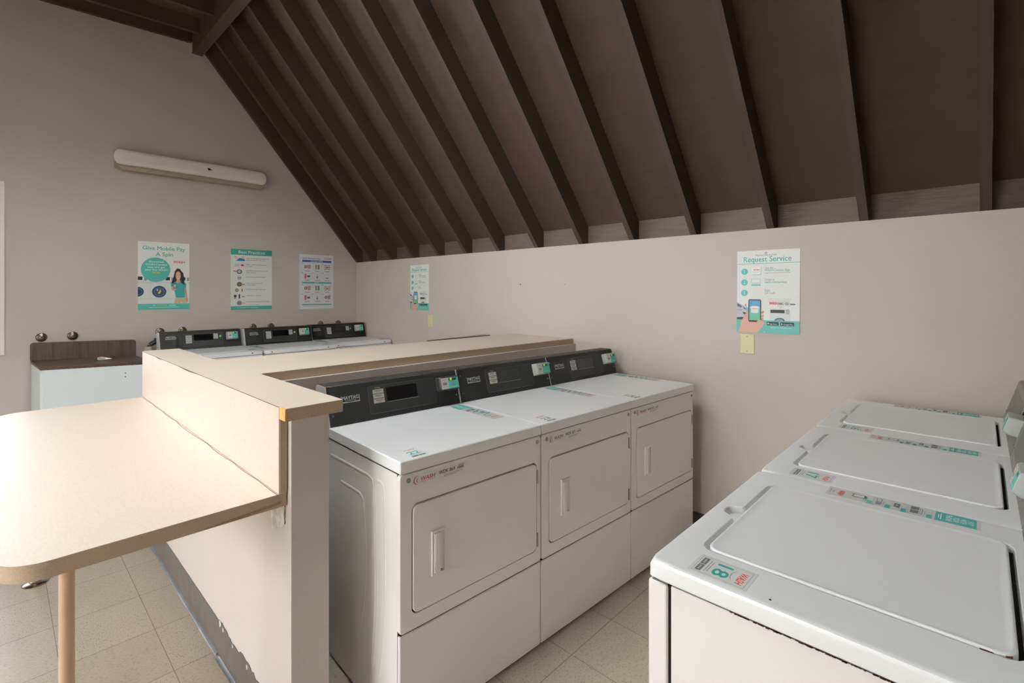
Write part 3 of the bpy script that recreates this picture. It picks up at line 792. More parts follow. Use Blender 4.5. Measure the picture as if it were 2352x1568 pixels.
# ---------------------------------------------------------------- top-loading washers
def make_washer(num, label, loc, rz, group, kind):
    t = thing('washing_machine', label, 'washing machine', loc, rz, group)
    ZT_, ZD = 0.991, 0.953
    D = 0.70
    bm = B()
    box(bm, 0.004, MW-0.004, 0.047, D, 0.018, ZD-0.003, 0.004)
    obj('cabinet', bm, M_WHITE, t)
    bm = B(); box(bm, 0.0, MW, 0.0, 0.0425, 0.018, ZD-0.0035, 0.008, 3); obj('front_panel', bm, M_WHITE, t)
    bm = B(); box(bm, 0.006, MW-0.006, 0.040, 0.050, 0.02, ZD-0.004); box(bm, 0.010, MW-0.010, 0.01, D-0.02, ZD-0.008, ZD+0.002)
    obj('seam_gasket', bm, M_GAP, t, smooth=0)
    for a in (0.06, MW-0.06):
        for b in (0.08, D-0.07):
            bm = B(); cyl(bm, (a, b, 0.0), (a, b, 0.018), 0.02, 14); obj('foot', bm, M_GAP, t)
    # deck with the lid opening
    NN = 160
    lx0, lx1, ly0, ly1 = 0.100, 0.576, 0.058, 0.541
    cx, cy = (lx0+lx1)/2, (ly0+ly1)/2
    def ray_rr(x0, x1, y0, y1, r, ang, notch=0.0):
        c, s = math.cos(ang), math.sin(ang)
        lo_, hi_ = 0.0, 1.2
        def inside(q):
            x, y = cx+c*q, cy+s*q
            if notch:
                m = 0.030*math.exp(-((x-0.345)/0.030)**4) if y < cy else 0
            else: m = 0
            yy0 = y0-m
            if x < x0 or x > x1 or y < yy0 or y > y1: return False
            if m > 0.001 and y < y0+r: return x > x0+r*0.3 and x < x1-r*0.3
            dx = max(x0+r-x, x-(x1-r), 0); dy = max(y0+r-y, y-(y1-r), 0)
            return dx*dx+dy*dy <= r*r
        for _ in range(34):
            mid = (lo_+hi_)/2
            if inside(mid): lo_ = mid
            else: hi_ = mid
        return (cx+c*lo_, cy+s*lo_)
    angs = []
    for k in range(NN): angs.append(2*PI*k/NN)
    a_corner = [math.atan2((y-cy), (x-cx)) for x in (0.0, MW) for y in (0.0, D)]
    # extra rays round the finger notch
    for k in range(26): angs.append(math.atan2(ly0-0.012-cy, 0.29+0.11*k/25-cx) % (2*PI))
    angs = sorted(set(round(a % (2*PI), 6) for a in angs))
    def loop(x0, x1, y0, y1, r, z, notch=0): return [(*ray_rr(x0, x1, y0, y1, r, a, notch), z) for a in angs]
    bm = B()
    e = 0.011
    L = [loop(0.003, MW-0.003, 0.003, D, 0.012, ZD), loop(0, MW, 0, D, 0.012, ZD+0.003), loop(0, MW, 0, D, 0.012, ZT_-e), loop(e*0.3, MW-e*0.3, e*0.3, D, 0.012, ZT_-e*0.32), loop(e, MW-e, e, D, 0.008, ZT_)]
    L += [loop(lx0, lx1, ly0, ly1, 0.030, ZT_, 1), loop(lx0+.0015, lx1-.0015, ly0+.0025, ly1-.0015, 0.029, ZT_-0.0015, 1), loop(lx0+.003, lx1-.003, ly0+.008, ly1-.002, 0.028, ZT_-0.016, 1)]
    loft(bm, L, cap0=False, cap1=True)
    obj('deck', bm, M_WHITE2, t, smooth=40)
    # lid: reaches over the side and rear edges of the opening, leaves the gap in front and the dark hinge slot behind
    bm = B(); r = 0.026
    def lidloop(s, z): return [(a, b, z) for a, b in rr(lx0+0.004+s, lx1-0.004-s, ly0+0.0145+s, ly1-0.011-s, r, 7)]
    loft(bm, [lidloop(0.002, ZT_-0.0155), lidloop(0, ZT_-0.010), lidloop(0.0, ZT_+0.0005), lidloop(0.001, ZT_+0.0025), lidloop(0.0035, ZT_+0.0034), lidloop(0.006, ZT_+0.0030), lidloop(0.010, ZT_+0.0018), lidloop(0.016, ZT_+0.0015)])
    lid = obj('lid', bm, M_WHITE2, t, smooth=50)
    bm = B(); box(bm, lx0+0.020, lx1-0.018, ly1-0.0115, ly1-0.004, ZT_-0.0158, ZT_-0.0125)
    obj('hinge_slot', bm, M_GAP, t, smooth=0)
    body, plane, nrm, V = console(t, ZT_, 0.556, 0.050, 0.166, 0.690, kind, num)
    if kind == 'black':
        pan = raised_frame(body, plane, nrm, 0.175, 0.520, 0.022, 0.146, 0.012, M_BLACKL)
        bm = B(); lo = [[plane(a, q)+nrm*d for a, q in rr(0.1785, 0.5165, 0.0255, 0.1425, 0.010, 5)] for d in (0.0004, 0.00235)]; loft(bm, lo)
        obj('panel_face', bm, mat('black_panel_face', (27, 27, 27), 0.5, bump=(400, 0.3)), pan, smooth=0)
        bm = B(); lo = [[plane(a, q)+nrm*d for a, q in rr(0.272, 0.432, 0.075, 0.132, 0.003, 3)] for d in (0.0006, 0.0030)]; loft(bm, lo)
        obj('display_window', bm, M_BLACKG, body, smooth=0)
        for a0, a1, q0, q1, n in ((0.205, 0.255, 0.055, 0.130, 4), (0.438, 0.476, 0.085, 0.136, 3)):
            for k in range(n):
                h = (q1-q0)/n
                a = Art(a1-a0, h-0.0016, bg=(188, 186, 184), t=0.0025); a.rect(0.2, 0.5, 0.8, 0.66, (110, 108, 106))
                a.build('cycle_label', plane(a0, q0+k*h)+nrm*0.0012, (1, 0, 0), V, body)
        bm = B(); lathe(bm, plane(0.496, 0.106)+nrm*0.002, nrm, [(0.010, 0), (0.010, 0.002), (0.007, 0.003)], 18); obj('start_button', bm, mat('green_button', (132, 188, 96), 0.4), body)
        badge(body, 0.048, 0.130, 0.100, plane, 0.034)
        reader(body, plane, nrm, 0.548, 0.650, 0.068, 0.140, num, M_GREYP)
        for a in (0.05, MW-0.09):
            bm = B(); lathe(bm, (a, 0.0, ZT_-0.020), (0, -1, 0), [(0.0052, -0.001), (0.0052, 0.0012), (0.003, 0.002)], 12); obj('deck_screw', bm, M_GAP, t)
    else:
        reader(body, plane, nrm, 0.560, 0.676, 0.060, 0.118, num, M_GREYP)
        bm = B(); lo = [[plane(a, q)+nrm*d for a, q in rr(0.06, 0.50, 0.03, 0.14, 0.01, 4)] for d in (0.0002, 0.002)]; loft(bm, lo)
        obj('control_panel', bm, mat('grey_metal_plate', (104, 100, 95), 0.35, metal=0.6), body, smooth=0)
        bm = B(); lo = [[plane(a, q)+nrm*d for a, q in ((0.585, 0.128), (0.592, 0.122), (0.655, 0.150), (0.648, 0.156))] for d in (0.0002, 0.004)]; loft(bm, lo)
        obj('coin_slot', bm, M_GAP, body, smooth=0)
        for a, q in ((0.672, 0.035), (0.672, 0.090), (0.672, 0.145), (0.020, 0.035), (0.020, 0.145), (0.55, 0.030)):
            bm = B(); lathe(bm, plane(a, q), nrm, [(0.0045, 0.0), (0.0045, 0.0015), (0.002, 0.003)], 12); obj('console_screw', bm, M_CHROME, body)
    # stickers
    a = Art(0.072, 0.108, bg=(224, 224, 222), t=0.0002)
    a.frame(0.0, 0.0, 1.0, 1.0, 0.0004, (176, 180, 180)); a.frame(0.06, 0.05, 0.94, 0.94, 0.0006, (120, 124, 126))
    wash_logo(a, 0.5, 0.77, 0.0185, wid=0.60); a.arc(0.5, 0.985, 0.036, 238, 302, 0.0016, GREY)
    a.text(num, 0.5, 0.36, 0.041, TEALD, bold=0.018, wid=0.62)
    a.rect(0.22, 0.28, 0.78, 0.295, GREY); a.rect(0.18, 0.235, 0.82, 0.25, GREY)
    a.rect(0.13, 0.09, 0.49, 0.19, (104, 106, 108)); a.rect(0.52, 0.09, 0.88, 0.19, (104, 106, 108))
    a.rect(0.2, 0.13, 0.42, 0.15, (200, 200, 200)); a.rect(0.58, 0.13, 0.82, 0.15, (200, 200, 200))
    a.build('number_sticker', (0.598, 0.0755+0.108, ZT_), (-1, 0, 0), (0, -1, 0), t) if False else a.build('number_sticker', (0.598, 0.076, ZT_), (1, 0, 0), (0, 1, 0), t)
    pay_strip(t, (0.004, 0.187, ZT_), 0.066, 0.302)
    return t
# right-hand row, seen from its end: fronts face the dryers
for i, (num, lab) in enumerate((('18', 'nearest white washer in the right corner, numbered 18 on its top'),
                                ('17', 'middle washer of the row at the right, numbered 17'),
                                ('16', 'washer numbered 16, farthest of its row, against the right wall'))):
    x = -2.209+0.689*(i+1)-0.0015
    t = make_washer(num, lab, (x, -5.209, 0), PI, 'washers at the right', 'metal')
    if i == 0:   # rust and wear of the nearest one
        bm = B()
        for k in range(46):
            b = 0.16+0.30*k/46+random.uniform(-.003, .003); s = random.uniform(0.0004, 0.0018)
            box(bm, MW-0.0042, MW-0.0030, b, b+random.uniform(0.003, 0.008), 0.9505-s, 0.9508)
        obj('rusty_seam', bm, M_RUST, t, smooth=0)
        bm = B()
        for k in range(7):
            b = 0.488+0.005*k; box(bm, 0.571-0.0012*k+0.0008*random.random(), 0.574-0.001*k, b, b+0.0055, 0.9895, 0.9914)
        obj('rust_chip', bm, M_RUST, t, smooth=0)
        bm = B(); lathe(bm, (0.665, 0.223, 0.991), (0, 0, 1), [(0.0022, 0.0), (0.0020, 0.0006)], 9); obj('paint_chip', bm, M_GAP, t, smooth=0)
# back row against the end wall
for (num, x, yb, lab) in (('19', -2.106, -0.874, 'washer with black console against the end wall, leftmost of the back row'),
                          ('20', -1.402, -0.912, 'washer with black console against the end wall, middle of the back row'),
                          ('21', -0.712, -0.842, 'washer with black console in the far corner of the room')):
    make_washer(num, lab, (x, yb, 0), math.radians(0), 'washers against the end wall', 'black')

# ================================================================== LEFT CORNER
cb = thing('laundry_cabinet', 'white cabinet with a dark woodgrain top and backsplash by the window', 'cabinet')
q = [(-2.937, -0.03, .966), (-2.25, -0.13, .952), (-2.226, -0.665, .952), (-2.905, -0.59, .966)]
def hexa(bm, top, dz0, dz1, inset=0.0):
    c = Vector((sum(p[0] for p in top)/4, sum(p[1] for p in top)/4, 0))
    def I(p):
        d = (Vector((p[0], p[1], 0))-c); return Vector((p[0], p[1], p[2]))-Vector((math.copysign(inset, d.x), math.copysign(inset, d.y), 0))
    loft(bm, [[I(p)+Vector((0, 0, dz0)) for p in top], [I(p)+Vector((0, 0, dz1)) for p in top]])
bm = B(); hexa(bm, q, -0.026, 0.0)
bmesh.ops.bevel(bm, geom=bm.edges[:], offset=0.005, segments=2, affect='EDGES')
obj('countertop', bm, M_BROWN, cb)
bm = B(); qq = [Vector(p) for p in q]
z0s = 0.0
c = [(p.x+(0.006 if p.x < -2.6 else -0.006), p.y+(0.006 if p.y < -0.3 else -0.002)) for p in qq]
loft(bm, [[(x, y, 0.01) for x, y in c], [(x, y, p.z-0.0255) for (x, y), p in zip(c, qq)]])
bmesh.ops.bevel(bm, geom=[e for e in bm.edges if abs(e.verts[0].co.z-e.verts[1].co.z) > 0.5], offset=0.02, segments=3, affect='EDGES')
body = obj('cabinet_body', bm, M_CABW, cb)
bm = B(); n0 = Vector((q[0][0]+0.002, q[0][1]+0.004, q[0][2])); n1 = Vector((q[1][0], q[1][1]+0.004, q[1][2]))
U = (n1-n0).normalized(); Ln = (n1-n0).length; V3 = Vector((0, 0, 1)); Nf = Vector((U.y, -U.x, 0)).normalized()
lo = []
for d in (0.0, 0.018):
    pts = [(0, 0), (Ln, 0), (Ln, 0.125)]+[(Ln-0.02+0.02*math.cos(math.radians(a)), 0.125+0.02*math.sin(math.radians(a))) for a in (30, 60, 90)]+[(0.02+0.02*math.cos(math.radians(a)), 0.125+0.02*math.sin(math.radians(a))) for a in (90, 120, 150, 180)]
    lo.append([n0+U*a+V3*b+Nf*d for a, b in pts])
loft(bm, lo); obj('backsplash', bm, M_BROWN, cb)
for fx_, in ((0.745,), (0.965,)):
    for zz in (0.868, 0.838):
        x = -2.905+(-2.226+2.905)*fx_; y = -0.59+(-0.665+0.59)*fx_
        bm = B(); lathe(bm, (x, y+0.0065, zz), (0, -1, 0), [(0.004, 0), (0.004, 0.0016)], 10); obj('screw_hole', bm, M_GAP, body, smooth=0)
# crumpled foil
bm = bmesh.new(); bmesh.ops.create_icosphere(bm, subdivisions=3, radius=1)
for v in bm.verts:
    x, y, z = v.co; r = 1+0.22*math.sin(7*x+3*z)*math.cos(6*y-2*x)+random.uniform(-.13, .13)
    tap = 0.30+0.70*max(0, (0.6-x)/1.6)
    v.co = Vector((x*0.052*(1+random.uniform(-.05, .05)), y*0.022*r*tap, max(z, -0.75)*0.022*r*tap))
zmin = min(v.co.z for v in bm.verts)
for v in bm.verts: v.co.z += 0-zmin
f = tag(obj('foil_scrap', bm, M_FOIL, smooth=0), 'crumpled silvery foil scrap on the dark woodgrain cabinet top', 'scrap')
f.location = (-2.505, -0.40, 0.9585); f.rotation_euler = (0, math.radians(1.2), math.radians(-30))
# drain pipes between cabinet and washer
dp = thing('drain_pipe', 'black elbow drain pipe with a beige coupling beside the washers', 'pipe')
bm = B()
arc = [(-2.150+0.058-0.052*math.cos(math.radians(a)), -0.10, 1.008+0.052*math.sin(math.radians(a))) for a in range(0, 91, 12)]+[(-2.075, -0.10, 1.060)]
tube(bm, [(-2.144, -0.10, 0.99)]+arc, 0.021, 14); cyl(bm, (-2.098, -0.10, 1.055), (-2.098, -0.10, 1.098), 0.012, 14)
cyl(bm, (-2.075, -0.10, 1.010), (-2.075, -0.10, 1.12), 0.012, 12)
obj('elbow', bm, M_BPIPE, dp)
bm = B(); cyl(bm, (-2.152, -0.10, 0.0), (-2.152, -0.10, 1.016), 0.024, 20); cyl(bm, (-2.152, -0.10, 0.96), (-2.152, -0.10, 1.024), 0.031, 20)
obj('coupling', bm, M_TPIPE, dp)
# round metal valve covers on the end wall
labs = ['round metal valve cover above the brown cabinet, nearest the window', 'round metal valve cover above the brown cabinet, right of its twin',
        'round metal valve cover just left of the leftmost black washer console', 'round metal valve cover peeping over the leftmost black console',
        'left valve cover above the middle black washer console', 'right valve cover above the middle black washer console',
        'left valve cover above the black console in the far corner', 'right valve cover above the console in the far corner, last before the right wall']
def valve(x, z, lab):
    t = thing('valve_cover', lab, 'valve cover', (x, 0, z), 0, 'valve covers on the end wall')
    bm = B(); lathe(bm, (0, -0.0005, 0), (0, -1, 0), [(0.036, 0.0), (0.0365, 0.003), (0.034, 0.007), (0.026, 0.011), (0.022, 0.0115)], 30)
    obj('escutcheon', bm, M_NICKEL, t)
    bm = B(); lathe(bm, (0, -0.011, 0), (0, -1, 0), [(0.021, 0.0), (0.021, 0.012), (0.019, 0.018), (0.012, 0.021), (0.004, 0.021)], 26)
    obj('cap', bm, M_NICKEL, t)
for x, lab in zip((-2.868, -2.672, -2.047, -1.862, -1.213, -1.029, -0.463, -0.242), labs): valve(x, 1.150, lab)

# ================================================================== WALL FIXTURES
lf = thing('wall_light', 'long unlit fluorescent wall light with a rounded frosted cover', 'light fixture', (0, 0, 0))
bm = B(); loft(bm, [[(-2.392, -0.0005, 2.66), (-2.392, -0.0005, 2.80), (-2.392, -0.05, 2.80), (-2.392, -0.05, 2.69)], [(-2.34, -0.0005, 2.640), (-2.34, -0.0005, 2.80), (-2.34, -0.05, 2.80), (-2.34, -0.058, 2.645)], [(-1.14, -0.0005, 2.640), (-1.14, -0.0005, 2.80), (-1.14, -0.05, 2.80), (-1.14, -0.058, 2.645)], [(-1.108, -0.0005, 2.66), (-1.108, -0.0005, 2.80), (-1.108, -0.05, 2.80), (-1.108, -0.05, 2.68)]])
obj('backplate', bm, M_FIXB, lf)
x0, x1 = -2.402, -1.098
bm = B(); lo = []
nseg = 26; R = 0.062
def lensprof(k, nx):
    # superellipse in the y,z plane
    pts = []
    for i in range(20):
        a = 2*PI*i/20
        c, s_ = math.cos(a), math.sin(a)
        yy = 0.040*math.copysign(abs(c)**0.72, c); zz = 0.070*math.copysign(abs(s_)**0.72, s_)
        pts.append((yy*k, zz*k))
    return pts
for i in range(9):
    a = math.radians(90*i/8); k = math.sin(a)**0.8 if i else 0.05; x = x0+0.055*(1-math.cos(a))
    lo.append([(x, -0.066+p[0]*1, 2.755+p[1]) for p in lensprof(max(k, 0.05), 0)])
for i in range(9):
    a = math.radians(90-90*i/8); k = math.sin(a)**0.8 if i < 8 else 0.05; x = x1-0.055*(1-math.cos(a))
    lo.append([(x, -0.066+p[0]*1, 2.755+p[1]) for p in lensprof(max(k, 0.05), 0)])
loft(bm, lo); ln = obj('diffuser', bm, M_LENS, lf, smooth=60)
bm = B(); poly_extrude(bm, [(-1.672, -0.1065, 2.772), (-1.664, -0.1065, 2.745), (-1.640, -0.1065, 2.752), (-1.625, -0.1065, 2.748), (-1.642, -0.1065, 2.762), (-1.655, -0.1065, 2.768)], (0, -0.001, 0))
obj('cracked_hole', bm, M_GAP, ln, smooth=0)
def plate(label, O, U, w, h):
    t = thing('blank_wall_plate', label, 'wall plate', (0, 0, 0), 0, 'blank wall plates')
    bm = B(); y0 = O[0]
    box(bm, -0.0055, -0.0003, O[0]-w, O[0], O[1], O[1]+h, 0.003)
    p = obj('cover', bm, M_IVORY, t)
    for zz in (0.12, 0.88):
        bm = B(); lathe(bm, (-0.0055, O[0]-w/2, O[1]+h*zz), (-1, 0, 0), [(0.003, 0), (0.003, 0.0008)], 10); obj('screw', bm, M_NICKEL, p, smooth=0)
    return t
plate('blank ivory wall plate under the small far poster', (-1.503, 1.171), None, 0.090, 0.117)
plate('blank ivory wall plate just below the large near poster', (-4.638, 1.160), None, 0.079, 0.116)
# little marks on the right wall
bm = B(); lathe(bm, (-0.0002, -2.815, 1.595), (-1, 0, 0), [(0.005, 0), (0.004, 0.001)], 8); lathe(bm, (-0.0002, -3.30, 1.59), (-1, 0, 0), [(0.003, 0), (0.002, 0.001)], 8)
o = obj('nail_hole', bm, M_GAP, bpy.data.objects['wall_right'], smooth=0)

# ================================================================== POSTERS
def person_art(a, ox, oy, s):
    def P(pts, c): a.poly([(ox+x*0.60*s/a.w, oy+y*s/a.h) for x, y in pts], c)
    P([(.25, 1.02), (.16, .93), (.10, .75), (.02, .60), (.08, .52), (.20, .56), (.36, .56), (.46, .50), (.55, .58), (.52, .74), (.46, .92), (.36, 1.01)], (50, 34, 32))
    P([(.13, .0), (.16, .12), (.20, .18), (.58, .18), (.62, .12), (.66, .0), (.46, .0), (.43, .06), (.40, .0)], (206, 186, 156))
    P([(.20, .17), (.16, .34), (.08, .58), (.24, .66), (.40, .66), (.58, .60), (.60, .52), (.56, .44), (.58, .17)], (66, 160, 160))
    P([(.08, .58), (-.02, .62), (.01, .50), (.10, .48)], (66, 160, 160)); P([(.58, .60), (.64, .56), (.62, .46), (.54, .48)], (66, 160, 160))
    P([(.01, .50), (.04, .40), (.12, .36), (.22, .40), (.23, .46), (.14, .46), (.10, .49)], (212, 160, 128))
    P([(.56, .46), (.62, .46), (.66, .30), (.70, .12), (.70, .02), (.64, .04), (.60, .20)], (202, 150, 118))
    P([(.22, .68), (.22, .62), (.30, .58), (.38, .62), (.38, .68)], (212, 160, 128))
    P([(.20, .86), (.20, .76), (.24, .69), (.30, .66), (.36, .69), (.40, .76), (.40, .86), (.34, .93), (.25, .93)], (220, 170, 138))
    P([(.25, .745), (.30, .73), (.35, .745), (.30, .715)], (244, 240, 238))
    P([(.22, .83), (.27, .84), (.27, .825)], (50, 34, 32)); P([(.33, .84), (.38, .83), (.33, .825)], (50, 34, 32))
    P([(.44, .93), (.40, .80), (.42, .60), (.56, .54), (.55, .74), (.50, .90)], (44, 30, 28))
    P([(.11, .58), (.11, .44), (.22, .43), (.22, .58)], (34, 34, 38)); P([(.125, .56), (.125, .455), (.205, .45), (.205, .565)], (196, 214, 226))
def poster1():
    w, h = 0.414, 0.645
    a = Art(w, h, bg=(238, 238, 236), t=0.003)
    a.text('Give Mobile Pay', 0.5, 0.882, 0.052, TEAL, bold=0.018, wid=0.82); a.text('A Spin', 0.5, 0.795, 0.052, TEAL, bold=0.018, wid=0.33)
    a.rect(0, 0.395, 1, 0.425, (222, 224, 226)); a.rect(0, 0.092, 1, 0.395, (230, 232, 232)); a.rect(0, 0.16, 1, 0.165, (206, 208, 210)); a.rect(0, 0.392, 1, 0.396, (200, 202, 204))
    for x in (0.24, 0.57, 0.90): a.rect(x-.0015, 0.16, x+.0015, 0.395, (206, 208, 210))
    for x in (0.0, 0.52, 0.83): a.rect(x, 0.435, x+0.085, 0.485, (34, 40, 42)); a.rect(x+0.115, 0.43, x+0.165, 0.48, (150, 156, 160))
    a.circ(0.335, 0.590, 0.116, TEAL, n=48)
    for k, (s, wd_) in enumerate((('Download', .27), ('WASH-Connect', .42), ('now and get', .33), ('your first WASH', .42))): a.text(s, 0.345, 0.695-0.040*k, 0.025, (226, 240, 236), bold=0.02, wid=wd_)
    a.text('FREE', 0.345, 0.532, 0.026, (214, 196, 90), bold=0.018, wid=0.15)
    wash_logo(a, 0.78, 0.695, 0.034, wid=0.23)
    for cx_, rr_, a0, a1 in ((0.40, 0.056, 0, 360), (0.0, 0.045, -90, 90)):
        a.circ(cx_, 0.265, rr_, (44, 50, 60), a0=a0, a1=a1); a.circ(cx_, 0.265, rr_*0.80, (70, 96, 140), a0=a0, a1=a1); a.circ(cx_, 0.262, rr_*0.55, (40, 56, 90), a0=a0, a1=a1)
    a.poly([(0.37, 0.24), (0.42, 0.31), (0.44, 0.27), (0.41, 0.23)], (206, 170, 80)); a.poly([(0.34, 0.29), (0.38, 0.31), (0.37, 0.27)], (200, 210, 220))
    a.rect(0, 0, 1, 0.088, TEAL)
    person_art(a, 0.625, 0.088, 0.335)
    for r in ((0.27, 0.056, 0.33, 0.066), (0.58, 0.056, 0.72, 0.066), (0.20, 0.030, 0.78, 0.037)): a.rect(*r, (206, 232, 228))
    a.rect(0.35, 0.056, 0.56, 0.066, (206, 190, 90))
    o = a.build('poster', (-2.217, -0.0005, 1.362), (1, 0, 0), (0, 0, 1))
    tag(o, 'poster with a smiling woman holding up a phone, Give Mobile Pay A Spin', 'poster')
poster1()
def poster2():
    w, h = 0.412, 0.645
    a = Art(w, h, bg=(234, 234, 232), t=0.003)
    a.rect(0, 0.905, 1, 1, (72, 164, 150)); a.rect(0, 0, 1, 0.060, (72, 164, 150))
    a.text('Best Practices', 0.5, 0.930, 0.044, (232, 238, 236), bold=0.018, wid=0.64)
    rows = (('Check all clothing for loose items and', 'zip for laundry care instructions'), ('ONLY 1 quarter cup of liquid soap', 'in 1 load'), ('Items MUST be placed loosely in drum', 'before starting'),
            ('DO NOT use any water in machines', None), ('Check machine door or lid is', 'closed properly'), ('DO NOT use foreign or bent coins', None), ('1 wash load = 1 dry load', None), ('Clean lint screen before and after drying', None))
    for k, (s, s2) in enumerate(rows):
        y = 0.845-0.103*k
        wd_ = min(0.56, 0.0148*len(s))
        a.text(s, 0.36, y, 0.0165, (64, 66, 68), 'L', wid=wd_)
        if s2: a.text(s2, 0.36, y-0.028, 0.0165, (64, 66, 68), 'L', wid=0.0148*len(s2))
        c1 = ((60, 120, 170), (206, 208, 210), (60, 66, 70), (150, 160, 166), (70, 76, 78), (150, 140, 120), (60, 70, 76), (140, 142, 146))[k]
        c2 = ((216, 190, 140), (190, 70, 60), (190, 120, 100), (190, 196, 200), (210, 150, 70), (140, 80, 60), (110, 160, 190), (212, 170, 150))[k]
        if k == 0: a.poly([(.12, y-.04), (.33, y-.04), (.33, y-.01), (.20, y+.01)], c1); a.poly([(.08, y+.03), (.14, y-.01), (.16, y), (.10, y+.04)], c2); a.rrect(.24, y, .31, y+.035, .003, c2)
        elif k == 1: a.rrect(.09, y-.03, .20, y+.01, .004, c1); a.ell(.27, y-.008, .016, .010, c2); a.frame(.09, y-.03, .20, y+.01, .0008, GREY)
        elif k in (2, 4, 7):
            a.ell(.20, y-.012, .026, .024, c1); a.ell(.20, y-.010, .017, .016, (130, 134, 138) if k == 7 else (96, 110, 80) if k == 4 else (200, 200, 206)); a.poly([(.06, y+.01), (.16, y-.005), (.16, y-.02), (.06, y-.012)] if k == 2 else [(.24, y-.01), (.33, y+.0), (.33, y-.025), (.26, y-.03)], c2)
        elif k == 3: a.poly([(.15, y+.01), (.25, y+.01), (.235, y-.035), (.165, y-.035)], c1); a.rect(.17, y-.005, .23, y-.02, c2)
        elif k == 5: a.ell(.14, y-.008, .019, .019, c1); a.ell(.14, y-.008, .012, .012, (176, 168, 150)); a.ell(.25, y-.008, .012, .017, c2, a0=-90, a1=90)
        else: a.ell(.10, y, .014, .014, c1); a.ell(.10, y-.032, .009, .010, c2); a.rrect(.18, y-.04, .22, y+.03, .002, (90, 92, 96)); a.poly([(.25, y), (.33, y-.005), (.33, y-.02), (.26, y-.018)], (190, 130, 100))
    a.rect(0.45, 0.078, 0.68, 0.084, GREY); a.rect(0.15, 0.030, 0.66, 0.036, (206, 226, 222))
    tag(a.build('poster', (-1.431, -0.0005, 1.341), (1, 0, 0), (0, 0, 1)), 'Best Practices poster with teal bands, eight small pictures and lines of text', 'poster')
poster2()
def poster3():
    w, h = 0.410, 0.637
    a = Art(w, h, bg=(228, 228, 230), t=0.003)
    a.text('Laundry Room Instructions', 0.08, 0.918, 0.026, (84, 88, 96), 'L', bold=0.01, wid=0.52); wash_logo(a, 0.82, 0.922, 0.031, wid=0.21)
    a.rect(0.08, 0.862, 0.94, 0.898, (52, 94, 160)); a.text('TOP LOAD WASHER', 0.5, 0.869, 0.019, (220, 226, 236), bold=0.02, wid=0.36)
    a.rect(0.08, 0.468, 0.94, 0.498, (88, 178, 180)); a.text('DRYER', 0.5, 0.474, 0.017, (225, 240, 240), bold=0.02, wid=0.13)
    a.rect(0.08, 0.070, 0.94, 0.090, (88, 170, 180))
    for r_, y0 in enumerate((0.715, 0.545, 0.325, 0.155)):
        for c_ in range(3):
            x0_ = 0.10+0.295*c_; kind_ = (r_*3+c_)
            a.frame(x0_, y0, x0_+0.235, y0+0.115, 0.0006, (180, 184, 190))
            a.circ(x0_-0.02, y0+0.118, 0.005, (110, 130, 160))
            a.rect(x0_+0.04, y0-0.018, x0_+0.20, y0-0.012, (130, 134, 140)); a.rect(x0_+0.06, y0-0.028, x0_+0.18, y0-0.023, (150, 154, 160))
            cx_, cy_ = x0_+0.117, y0+0.057
            if kind_ in (2, 8):
                for q_ in range(3): a.rect(x0_+0.03, y0+0.02+q_*0.033, x0_+0.10, y0+0.03+q_*0.033, (60, 76, 70)); a.rect(x0_+0.14, y0+0.02+q_*0.033, x0_+0.21, y0+0.03+q_*0.033, (190, 60, 60) if q_ == 2 else (60, 76, 70))
                a.ell(cx_, cy_-0.005, 0.009, 0.016, (206, 120, 120))
            elif kind_ in (0, 6, 11): a.ell(cx_-0.04, cy_, 0.018, 0.018, (110, 114, 130)); a.ell(cx_-0.04, cy_, 0.010, 0.010, (180, 184, 196)); a.poly([(cx_, cy_+0.03), (cx_+0.10, cy_+0.045), (cx_+0.10, cy_-0.03), (cx_+0.03, cy_-0.04)], (196, 150, 156))
            elif kind_ in (1, 7): a.rrect(x0_+0.06, y0+0.015, x0_+0.11, y0+0.10, 0.002, (170, 140, 140)); a.rrect(x0_+0.13, y0+0.015, x0_+0.18, y0+0.10, 0.002, (120, 124, 130))
            elif kind_ in (3, 9): a.rrect(x0_+0.04, y0+0.01, x0_+0.10, y0+0.10, 0.002, (196, 110, 120)); a.rect(x0_+0.12, y0+0.04, x0_+0.20, y0+0.07, (70, 76, 84))
            elif kind_ in (4, 10): a.text('$', cx_, y0+0.07, 0.018, (110, 130, 80)); a.ell(cx_, y0+0.035, 0.010, 0.014, (200, 110, 80))
            else: a.frame(x0_+0.05, y0+0.03, x0_+0.18, y0+0.09, 0.0014, (70, 74, 80)); a.rect(x0_+0.08, y0+0.02, x0_+0.15, y0+0.03, (70, 74, 80))
    a.rect(0.08, 0.050, 0.90, 0.055, (170, 176, 180))
    tag(a.build('poster', (-0.714, -0.0005, 1.332), (1, 0, 0), (0, 0, 1)), 'Laundry Room Instructions poster with a blue band and a grid of small drawings', 'poster')
poster3()
